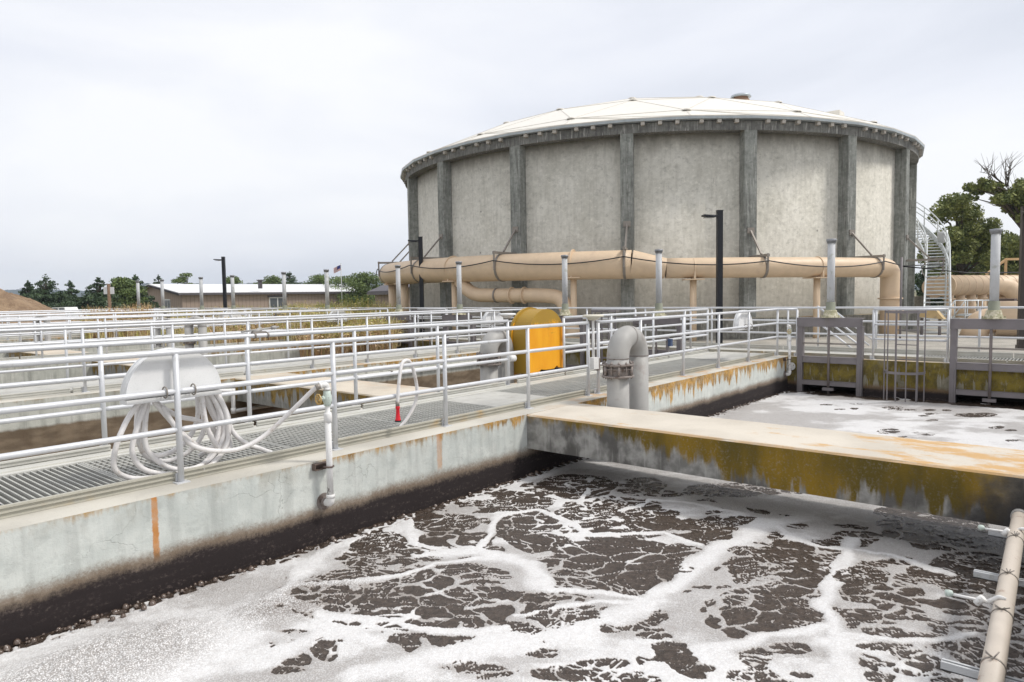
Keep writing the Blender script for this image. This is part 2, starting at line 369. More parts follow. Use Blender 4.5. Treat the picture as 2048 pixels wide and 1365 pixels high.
def grassmat(name, cols):
    M = Mat(name); a = M.n('ShaderNodeAttribute'); a.attribute_name = 'tone'; r = M.n('ShaderNodeValToRGB'); r.color_ramp.interpolation = 'CONSTANT'
    M.L(a.outputs['Fac'], r.inputs[0]); el = r.color_ramp.elements
    el[0].position = 0; el[0].color = (*cols[0], 1); el[1].position = 1/len(cols); el[1].color = (*cols[1], 1)
    for i, c in enumerate(cols[2:]): e_ = el.new((i+2)/len(cols)); e_.color = (*c, 1)
    return M.fin(r.outputs[0], .7)
m_grassy = grassmat('weeds_yellow', [(.50, .39, .19), (.58, .49, .22), (.42, .40, .12), (.62, .52, .33), (.36, .36, .10), (.55, .42, .16)])
m_grasso = grassmat('weeds_orange', [(.48, .30, .15), (.55, .40, .24), (.38, .22, .11), (.60, .46, .28), (.44, .34, .14)])
m_grassg = grassmat('weeds_green', [(.22, .26, .06), (.34, .36, .09), (.45, .42, .12), (.28, .30, .10)])
m_hill = leafmat('hill_forest', (.022, .040, .045), (.035, .055, .055))  # bluish base colour carries part of the distance haze
m_field = leafmat('field_green', (.10, .12, .05), (.17, .17, .08))

# ------------------------------------------------------------------ layout constants
Y0, PITCHY, NW = 5.457, 7.11, 6       # first wall face, walkway pitch, number of walkways
XE = 16.2                             # end wall of the basins
ZW = -.77                             # sludge level in the front basin
ORD = ['front', 'second', 'third', 'fourth', 'fifth', 'farthest']
LEFT = ['leftmost', 'second from left', 'third from left', 'fourth from left', 'fifth from left', 'sixth from left',
        'sixth from right', 'fifth from right', 'fourth from right', 'third from right', 'second from right', 'rightmost']

# ------------------------------------------------------------------ ground
g = MB(); GZ = -.2
for a in ((18.0, 1900, -850, 1900), (-850, -3, -850, 1900), (-3, 18.0, 43.6, 1900), (-3, 18.0, -850, -9)):
    g.add([(a[0], a[2], GZ), (a[1], a[2], GZ), (a[1], a[3], GZ), (a[0], a[3], GZ)], [(0, 1, 2, 3)])
obj('ground', g, m_ground, kind='structure')
g = MB(); g.add([(18.0, -30, GZ+.004), (70, -30, GZ+.004), (70, 9, GZ+.004), (21, 16, GZ+.004), (18.0, 16, GZ+.004)], [(0, 1, 2, 3, 4)])
obj('gravel_yard', g, m_gravel, kind='structure')
g = MB(); g.box(-3, 17.9, -9, 43.6, -3.4, -3.2); obj('basin_floor', g, plain('basin_floor_brown', (.17, .12, .075), .8, dirt=(.24, .18, .12), dscale=1.5), kind='structure')
g = MB(); g.box(-3.2, -3, -9, 43.6, -3.2, 0); obj('end_wall', g, m_walld, label='concrete end wall of the basins behind the photographer', cat='wall')

# near-side wall under the photographer
g = MB(); g.box(-3, XE, -2.0, .1, -3.2, 0)
obj('basin_wall', g, concrete('dark_side_wall', (.06, .05, .045), (.13, .11, .09), black=(-.25, .1), top=(.55, .5, .42)), label='dark concrete wall at the right edge carrying the long pale pipe', cat='wall')  # near-black base colour over the whole wall face

# ------------------------------------------------------------------ walkways between the basins
def grating(parent, x0, x1, y0, y1, z, sp=.05, cross=True, along='y', mat=None):
    b = MB(); k = int(round((x1-x0)/sp)) if along == 'y' else int(round((y1-y0)/sp))
    for i in range(k):
        if along == 'y':
            x = x0 + (i+.5)*sp; b.box(x-.007, x+.007, y0+.006, y1-.006, z-.035, z)
        else:
            y = y0 + (i+.5)*sp; b.box(x0+.006, x1-.006, y-.007, y+.007, z-.035, z)
    if cross:
        if along == 'y':
            n = int((y1-y0)/.10)
            for i in range(n): y = y0+(i+.5)*(y1-y0)/n; b.box(x0, x1, y-.004, y+.004, z-.012, z+.0015)
        else:
            n = int((x1-x0)/.10)
            for i in range(n): x = x0+(i+.5)*(x1-x0)/n; b.box(x-.004, x+.004, y0, y1, z-.012, z+.0015)
    b.box(x0, x1, y0, y0+.008, z-.04, z+.001); b.box(x0, x1, y1-.008, y1, z-.04, z+.001)
    b.box(x0, x0+.008, y0, y1, z-.04, z+.001); b.box(x1-.008, x1, y0, y1, z-.04, z+.001)
    return obj('grating_panel', b, mat or m_grate, parent)

def toe(parent, p, q, z0, h, nrm, mat=None, name='toe_board'):
    """ribbed kick plate from p to q; nrm = horizontal direction the ribs face"""
    b = MB(); p, q, nrm = Vector(p), Vector(q), Vector(nrm); d = (q-p).normalized()
    c = (p+q)/2; hl = (q-p).length/2
    b.obox(c+Vector((0, 0, z0+h/2)), d*hl, nrm*.006, Vector((0, 0, h/2)))
    for t in (.05, .5, .95): b.obox(c+Vector((0, 0, z0+h*t))+nrm*.010, d*hl, nrm*.010, Vector((0, 0, .006)))
    b.obox(c+Vector((0, 0, z0+h+.003)), d*hl, nrm*.016, Vector((0, 0, .003)))
    return obj(name, b, mat or m_frp, parent)

for n in range(NW):
    y = Y0+PITCHY*n; w = thing('walkway', f'{ORD[n]} pale concrete walkway with grey grating deck, counted from the front' if n else 'nearest concrete walkway with grey grating deck and orange moss on its wall', 'walkway', (0, y, 0), group='walkways between the basins')
    xs0 = -2.5
    b = MB(); b.box(xs0, XE, 0, .385, -3.2, 0); nw = obj('near_wall', b, m_wall if n == 0 else m_walld, w)
    b = MB(); b.box(xs0, XE, 1.52, 2.16, -3.2, 0); obj('far_wall', b, m_walld, w)
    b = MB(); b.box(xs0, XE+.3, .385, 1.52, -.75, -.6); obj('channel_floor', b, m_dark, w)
    # grating panels and plates
    if n == 0:
        x = -.4; ed = [(-2.4, 2.25, False), (2.25, 6.75, True)]
        for a, c, cr in ed:
            k = int(round((c-a)/1.5))
            for i in range(k):
                grating(w, a+(c-a)*i/k, a+(c-a)*(i+1)/k-.004, .385, 1.53, .045, cross=cr)
        b = MB(); b.box(6.76, 7.86, .385, 1.53, .012, .047); obj('deck_plate', b, m_deck, w)
        for i in range(4): grating(w, 7.87+i*1.6, 7.87+(i+1)*1.6-.004, .385, 1.53, .045)
        b = MB(); b.box(14.28, 16.19, .385, 1.53, .012, .047); obj('deck_plate', b, m_deck, w)
    else:
        b = MB()
        for i in range(4): b.box(-2.4+i*4.66, -2.4+(i+1)*4.66-.006, .385, 1.53, .012, .045)
        obj('deck_plate', b, m_deck, w)
    # pale ledge planks on the far side
    for i in range(5):
        a, c = -2.4+i*3.72, -2.4+(i+1)*3.72-.006
        b = MB(); b.box(a, c, 1.53, 1.90, .004, .034); b.box(a, c, 1.545, 1.565, .034, .05); b.box(a, c, 1.70, 1.715, .034, .046); obj('ledge_plank', b, m_frp, w)
    # kick plates in lengths between posts
    for i in range(12):
        a, c = 2.577+1.514*(i-3)+.02, 2.577+1.514*(i-2)-.02
        if n == 0 and i == 6: c = 8.50
        if n == 0 and i == 7: a = 8.81
        c = min(c, XE)
        if c - a < .2: continue
        toe(w, (a, .325, 0), (c, .325, 0), .004, .078, (0, -1, 0), m_frpn if n == 0 else m_frp)
        toe(w, (a+.1, 1.945, 0), (c+.1 if c < 16 else c, 1.945, 0), .004, .078, (0, -1, 0), m_frp)

# end walkway behind the basins
b = MB()
gates = []
for n in range(-1, NW):
    for yc in (1.62, 4.55): gates.append(yc+PITCHY*n)
gates = [q for q in gates if q > 0]
endw = thing('walkway', 'long cross walkway at the far end of the basins, running below the round tank', 'walkway', (0, 0, 0))
b = MB(); yprev = -9.0
for gy in gates:
    b.box(XE, 16.5, yprev, gy-.56, -3.2, 0); b.box(XE, 16.5, gy-.56, gy+.56, -.60, 0); b.box(XE, 16.5, gy-.56, gy+.56, -3.2, -1.4); yprev = gy+.56
b.box(XE, 16.5, yprev, 43.6, -3.2, 0)
obj('near_wall', b, m_far, endw)
b = MB(); b.box(17.55, 18.0, -9, 43.6, -3.2, .0); obj('far_wall', b, m_walld, endw)
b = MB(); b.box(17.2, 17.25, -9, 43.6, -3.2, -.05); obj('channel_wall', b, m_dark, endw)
b = MB(); b.box(16.5, 17.55, -9, 43.6, -.2, -.15); 
for i in range(22):
    ya, yb = -9+i*2.4, -9+(i+1)*2.4-.006
    if yb < 3.2:
        grating(endw, 16.5, 17.56, ya, yb, .035, sp=.06, cross=False, along='y' if False else 'x', mat=m_grate)
    else:
        q = MB(); q.box(16.5, 17.56, ya, yb, .005, .035); obj('deck_plate', q, m_deck, endw)
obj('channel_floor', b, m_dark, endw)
for i in range(11):
    ya, yb = -8+i*4.7, -8+(i+1)*4.7-.02
    toe(endw, (16.44, ya, 0), (16.44, yb, 0), .004, .07, (-1, 0, 0), m_frpn)
    toe(endw, (17.74, ya, 0), (17.74, yb, 0), .004, .12, (-1, 0, 0), m_frp)

# ------------------------------------------------------------------ railings
ZT, ZM, ZL = 1.067, .750, .436
def railing(label, runs, group, corner=None, name='railing', zs=(ZT, ZM, ZL), r=.0245, z0=0.0):
    """runs: list of [posts], each post an (x, y); every post and pipe is a part"""
    t = thing(name, label, 'railing', (runs[0][0][0], runs[0][0][1], 0), group=group)
    o = Vector((runs[0][0][0], runs[0][0][1], 0))
    pm = None
    for run in runs:
        P = [Vector((p[0], p[1], 0))-o for p in run]
        for p in P:
            if pm is None:
                b = MB(); b.tube([(0, 0, z0), (0, 0, ZT-.012)], r, 12); b.box(-.032, .032, .02, .06, .012, .075); b.box(-.055, .055, -.05, .05, z0, z0+.008); pm = b.mesh('post')
                pm.materials.append(m_rail)
            q = obj('post', pm, None, t); q.location = p
        for zi, z in enumerate(zs):
            nm = ('top_rail', 'middle_rail', 'lower_rail')[zi]
            pts = [p+Vector((0, 0, z)) for p in P]
            if zi == 0:
                b = MB(); b.tube(pts, r, 12)
                for i in range(len(pts)-1):
                    if i % 3 == 1:
                        c = pts[i].lerp(pts[i+1], .42); d = (pts[i+1]-pts[i]).normalized()*.004; b.tube([c-d, c+d], r*1.06, 12)
                obj(nm, b, m_rail, t)
            else:
                for i in range(len(pts)-1):
                    d = (pts[i+1]-pts[i]).normalized()*.022
                    b = MB(); b.tube([pts[i]+d*.4, pts[i]+d*2.2, pts[i+1]-d*2.2, pts[i+1]-d*.4], [r*.6, r*.96, r*.96, r*.6], 12)
                    obj(nm, b, m_rail, t)
    return t
yA, yB = .273, 1.993
r1 = railing('nearest railing along the basin edge, holding the white hose rack and red nozzle hose',
        [[(x, Y0+yA) for x in (-1.96, -.45, 1.063, 2.577, 4.091, 5.605, 7.119, 8.52)],
         [(x, Y0+yA) for x in (8.79, 10.04, 11.557, 13.07, 14.585)]+[(16.3, Y0+yA), (16.33, 5.30)]], 'walkway railings')
railing('far side railing of the nearest walkway, broken by the yellow arched cover',
        [[(x, Y0+yB) for x in (-1.9, -.4, 1.1, 2.63, 4.16, 5.66, 7.15, 8.74)], [(x, Y0+yB) for x in (10.30, 11.9, 13.6, 15.1)]+[(16.33, Y0+yB), (16.33, Y0+yB+.45)]], 'walkway railings')
for n in range(1, NW):
    y = Y0+PITCHY*n
    a = 4.28-1.46*4; xs = [a+1.46*i for i in range(12)]
    railing(f'near side railing of the {ORD[n]} walkway' + (' counted from the front' if n < 5 else ' at the back of the basins'), [[(x, y+yA) for x in xs if x < 15.9]+[(16.33, y+yA), (16.33, y-.15)]], 'walkway railings')
    a = 4.57-1.53*4; xs = [a+1.53*i for i in range(12)]
    railing(f'far side railing of the {ORD[n]} walkway' + (' counted from the front' if n < 5 else ' at the back of the basins'), [[(x, y+yB) for x in xs if x < 15.9]+[(16.33, y+yB), (16.33, y+yB+.45)]], 'walkway railings')
# far railing on the cross walkway, pipes at x=17.8
railing('long straight railing on the tank side of the cross walkway', [[(17.8, -6+2.0*i) for i in range(25)]], 'walkway railings')
# short railings between the gate frames of a basin
for n in range(NW):
    y = PITCHY*n
    railing(f'short railing between the two gate frames of the {["right hand", "second", "third", "fourth", "fifth", "farthest"][n]} basin', [[(16.33, y+3.72), (16.33, y+2.36)]], 'short railings between gate frames')

# ------------------------------------------------------------------ beams across each basin
for n in range(NW):
    ya, yb = (.1, Y0) if n == 0 else (Y0+PITCHY*(n-1)+2.16, Y0+PITCHY*n)
    b = MB(); z0 = -.425
    x0, x1 = 6.74, 7.86
    prof = [(x0, z0), (x1, z0), (x1, -.02), (x1-.02, 0), (x0+.02, 0), (x0, -.02)]
    nseg = 24; vs = []; fs = []
    for i in range(nseg+1):
        yy = ya+.003+(yb-ya-.006)*i/nseg
        for j, (x, z) in enumerate(prof): vs.append((x+(random.uniform(-.004, .004) if j in (3, 4) else 0), yy, z+(random.uniform(-.003, .001) if j in (3, 4) else 0)))
    k = len(prof)
    for i in range(nseg):
        for j in range(k): fs.append((i*k+j, i*k+(j+1) % k, (i+1)*k+(j+1) % k, (i+1)*k+j))
    fs += [tuple(range(k)), tuple(range(nseg*k, nseg*k+k))]
    b.add(vs, fs)
    if n == 0:
        M = Mat('front_beam_concrete'); M.pos()
        n2 = M.noise(7, 6); n3 = M.noise(45, 4, rough=.7); st = M.noise(9, 4, k=(1, 1, .10)); st2 = M.noise(24, 3, k=(1, 1, .07), off=5)
        base = M.mix(M.step(n2, .35, .68), (.20, .195, .18), (.38, .37, .345))  # grey and moss of this face darkened, its shade put into the colour
        base = M.mix(M.ma('MULTIPLY', M.step(M.noise(3, 6, k=(1, 1, .6), off=8), .5, .62), .8), base, (.085, .08, .072))
        base = M.mix(M.ma('MULTIPLY', M.step(st2, .58, .7), .35), base, (.5, .49, .46))
        # moss hangs from the edge, thick and golden to the right, thin to the left
        amt = M.ma('MULTIPLY', M.step(M.y, 5.4, 1.9), M.ma('MULTIPLY_ADD', M.step(M.noise(.9, 3, off=55), .35, .6), .45, .6))
        below = M.ma('MULTIPLY', M.z, -1.0)
        hang = M.ma('MULTIPLY', M.ma('MULTIPLY_ADD', M.step(st, .30, .70), .42, M.ma('MULTIPLY_ADD', st2, .3, .2)), M.ma('MULTIPLY_ADD', amt, .70, .10))
        mk = M.step(M.ma('ADD', M.ma('SUBTRACT', hang, below), M.ma('MULTIPLY', M.ma('SUBTRACT', M.noise(14, 5, k=(1, 1, .4), off=6, rough=.7), .5), .30)), -.06, .09)
        mk = M.ma('MULTIPLY', mk, M.ma('MULTIPLY_ADD', M.step(n3, .33, .5), .3, .7))
        mk = M.ma('MULTIPLY', mk, M.step(M.ma('ADD', M.y, M.ma('MULTIPLY', n2, .6)), .55, 1.15))
        mc = M.mix(M.step(M.noise(2.2, 5, k=(1, 1, .4), off=4), .35, .65), (.27, .165, .014), (.12, .085, .012))
        col = M.mix(mk, base, mc)
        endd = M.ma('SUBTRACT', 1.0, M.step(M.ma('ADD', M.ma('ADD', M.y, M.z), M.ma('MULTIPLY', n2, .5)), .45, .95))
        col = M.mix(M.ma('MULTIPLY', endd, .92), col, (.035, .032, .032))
        tcol = M.mix(M.step(M.noise(1.3, 5, off=7), .35, .7), (.63, .575, .49), (.53, .48, .405))
        tcol = M.mix(M.ma('MULTIPLY', M.step(n3, .57, .68), .4), tcol, (.30, .26, .2))
        om = M.step(M.ma('ADD', M.noise(1.7, 6, off=17, rough=.68, k=(2.2, 1, 1)), M.ma('MULTIPLY', M.step(M.y, 2.6, .6), .17)), .60, .74)
        edge = M.ma('MULTIPLY', M.step(M.ma('ADD', M.x, M.ma('MULTIPLY', n3, .10)), 6.86, 6.78), M.step(M.noise(2, 4, off=11), .35, .5))
        om = M.ma('MAXIMUM', om, M.ma('MULTIPLY', edge, .9))
        tcol = M.mix(M.ma('MULTIPLY', om, .8), tcol, M.mix(n2, (.58, .35, .12), (.50, .26, .06)))
        col = M.mix(M.step(M.nz, .35, .8), col, tcol)
        M.bump(M.ma('ADD', M.ma('MULTIPLY', n2, .6), n3), .4, .012); mb = M.fin(col, .88)
    else: mb = m_beam
    o = obj('concrete_beam', b, mb, label=['long concrete beam with golden moss crossing the foaming basin', 'concrete beam across the drained basin behind the white hose rack', 'concrete beam over the third basin, seen left of the hose rack', 'concrete beam over the fourth basin, far left between railings', 'concrete beam over the fifth basin behind the far railings', 'concrete beam over the farthest basin behind the far railings'][n], cat='beam', group='beams across the basins')

# ------------------------------------------------------------------ gate frames and vent stacks on the end wall
def gate_frame(label):
    t = thing('gate_frame', label, 'gate frame', group='steel gate frames on the end wall')
    w = .675
    def ch(nm, y0, y1, z0, z1, x0=-.10, x1=.06, vert=False):
        b = MB(); b.box(x0, x0+.012, y0, y1, z0, z1)
        if vert: b.box(x0, x1, y0, y0+.012, z0, z1); b.box(x0, x1, y1-.012, y1, z0, z1)
        else: b.box(x0-.006, x1, y0, y1, z1-.012, z1); b.box(x0-.006, x1, y0, y1, z0, z0+.012)
        return obj(nm, b, m_steel, t)
    tb = ch('top_beam', -w, w, .69, .885, -.12, .10)
    b = MB(); 
    for s in (-1, 1):
        for z in (.73, .79, .84): b.tube([(-.135, s*(w-.035), z), (-.118, s*(w-.035), z)], .011, 6)
    obj('bolt', b, m_steel, tb)
    for s in (-1, 1):
        c = s*(w-.06); ch('leg', c-.055, c+.055, -.95, .69, vert=True)
        b = MB(); b.box(-.115, -.10, c-.018, c+.018, -.95, -.12); obj('guide_strip', b, m_steel, t)
    ch('cross_beam', -w+.12, w-.12, -.105, .03); ch('cross_beam', -w+.12, w-.12, -.60, -.50)
    b = MB(); b.tube([(-.11, 0, .69), (-.11, 0, -.86)], .026, 10); obj('stem', b, plain('stem_brown', (.20, .17, .16), .5, .2), t)
    b = MB(); b.box(-.16, -.06, -.11, .11, -.70, -.64); obj('gate_lug', b, m_steel, t)
    b = MB(); b.box(-.04, .02, -w+.12, w-.12, .30, .335); obj('angle_bar', b, m_clamp, t)
    return t
def vent(label, hgt=2.59):
    t = thing('vent_stack', label, 'vent pipe', group='tall grey vent stacks above the gates')
    b = MB(); b.tube([(0, 0, 1.12), (0, 0, hgt-.04)], .078, 16); obj('pipe', b, m_vent, t)
    b = MB(); b.lathe([(.078, hgt-.09), (.092, hgt-.09), (.092, hgt-.05), (.105, hgt-.05), (.105, hgt), (.02, hgt+.01)], n=16); obj('cap', b, m_capd, t)
    b = MB(); b.lathe([(.20, .889), (.20, .91), (.16, .915), (.13, 1.02), (.125, 1.05), (.11, 1.055)], n=16)
    for a in range(8): b.tube([(.18*math.cos(a*.785), .18*math.sin(a*.785), .9), (.18*math.cos(a*.785), .18*math.sin(a*.785), .94)], .014, 6)
    obj('base_casting', b, m_ventm, t)
    b = MB(); b.lathe([(.11, 1.055), (.098, 1.06), (.096, 1.22), (.08, 1.23)], n=16); obj('collar', b, m_capd if hgt > 5 else plain('collar_grey_green', (.24, .25, .19), .7), t)
    return t
gp = None; k = 0
bas = ['right hand basin', 'second basin', 'third basin', 'fourth basin', 'fifth basin', 'farthest basin']
allg = [(n, j) for n in range(NW) for j in (1, 0)]     # from left to right needs descending y
lst = sorted([(1.62+PITCHY*n if j == 0 else 4.55+PITCHY*n, n, j) for n in range(NW) for j in (0, 1)], reverse=True)
vp = None
for i, (yc, n, j) in enumerate(lst):
    lab = f'{LEFT[i]} of the grey steel gate frames, under the {LEFT[i]} vent pipe'
    if gp is None: gp = gate_frame(lab); q = gp
    else: q = copy_tree(gp); q['label'] = lab
    q.location = (16.2, yc, 0)
    lab = f'{LEFT[i]} of the tall grey vent pipes' + (', its base green with moss' if i > 9 else '')
    if vp is None: vp = vent(lab); q = vp
    else: q = copy_tree(vp); q['label'] = lab
    q.location = (16.2, yc + (0 if j else -.02), 0)

# ladder cages
def ladder(label):
    t = thing('caged_ladder', label, 'ladder', group='caged ladders into the basins')
    b = MB()
    for s in (-1, 1):
        b = MB(); b.bar((-.10, s*.20, -.95), (-.10, s*.20, 1.05), .03, .012); obj('side_rail', b, m_steel, t)
    for i in range(6):
        z = -.85+.3*i
        b = MB(); b.tube([(-.10, -.20, z), (-.10, .20, z)], .011, 6); obj('rung', b, m_steel, t)
    cage = [(-.10, -.34), (-.32, -.36), (-.52, -.26), (-.60, -.09), (-.60, .09), (-.52, .26), (-.32, .36), (-.10, .34)]
    for x, y in cage[1:-1]:
        b = MB(); b.bar((x, y, -1.0), (x, y, 1.06), .022, .012); obj('cage_bar', b, m_steel, t)
    for z in (1.03, -.19):
        b = MB()
        for (p, q) in zip(cage[:-1], cage[1:]): b.bar((p[0], p[1], z), (q[0], q[1], z), .01, .05)
        obj('hoop', b, m_steel, t)
    return t
lp = None
for n in range(NW-1, -1, -1):
    lab = ['caged ladder dipping into the foaming basin between the two right gate frames', 'caged ladder between the gate frames of the second basin, behind the yellow cover', 'caged ladder between the gate frames of the third basin', 'caged ladder between the gate frames of the fourth basin', 'caged ladder between the gate frames of the fifth basin', 'caged ladder between the gate frames of the farthest basin'][n]
    if lp is None: lp = ladder(lab); q = lp
    else: q = copy_tree(lp); q['label'] = lab
    q.location = (16.18, 3.04+PITCHY*n, 0)

# white blind flange on the end wall
b = MB(); b.tube([(16.20, 5.37, -.22), (16.17, 5.37, -.22)], .088, 24); o = obj('blind_flange', b, m_white, label='round white cap on the end wall, left of the right hand gate frames', cat='wall cap')
b = MB()
for a in range(3): b.tube([(16.168, 5.37+.06*math.cos(a*2.1+.6), -.22+.06*math.sin(a*2.1+.6)), (16.16, 5.37+.06*math.cos(a*2.1+.6), -.22+.06*math.sin(a*2.1+.6))], .011, 6)
obj('bolt', b, m_clamp, o)

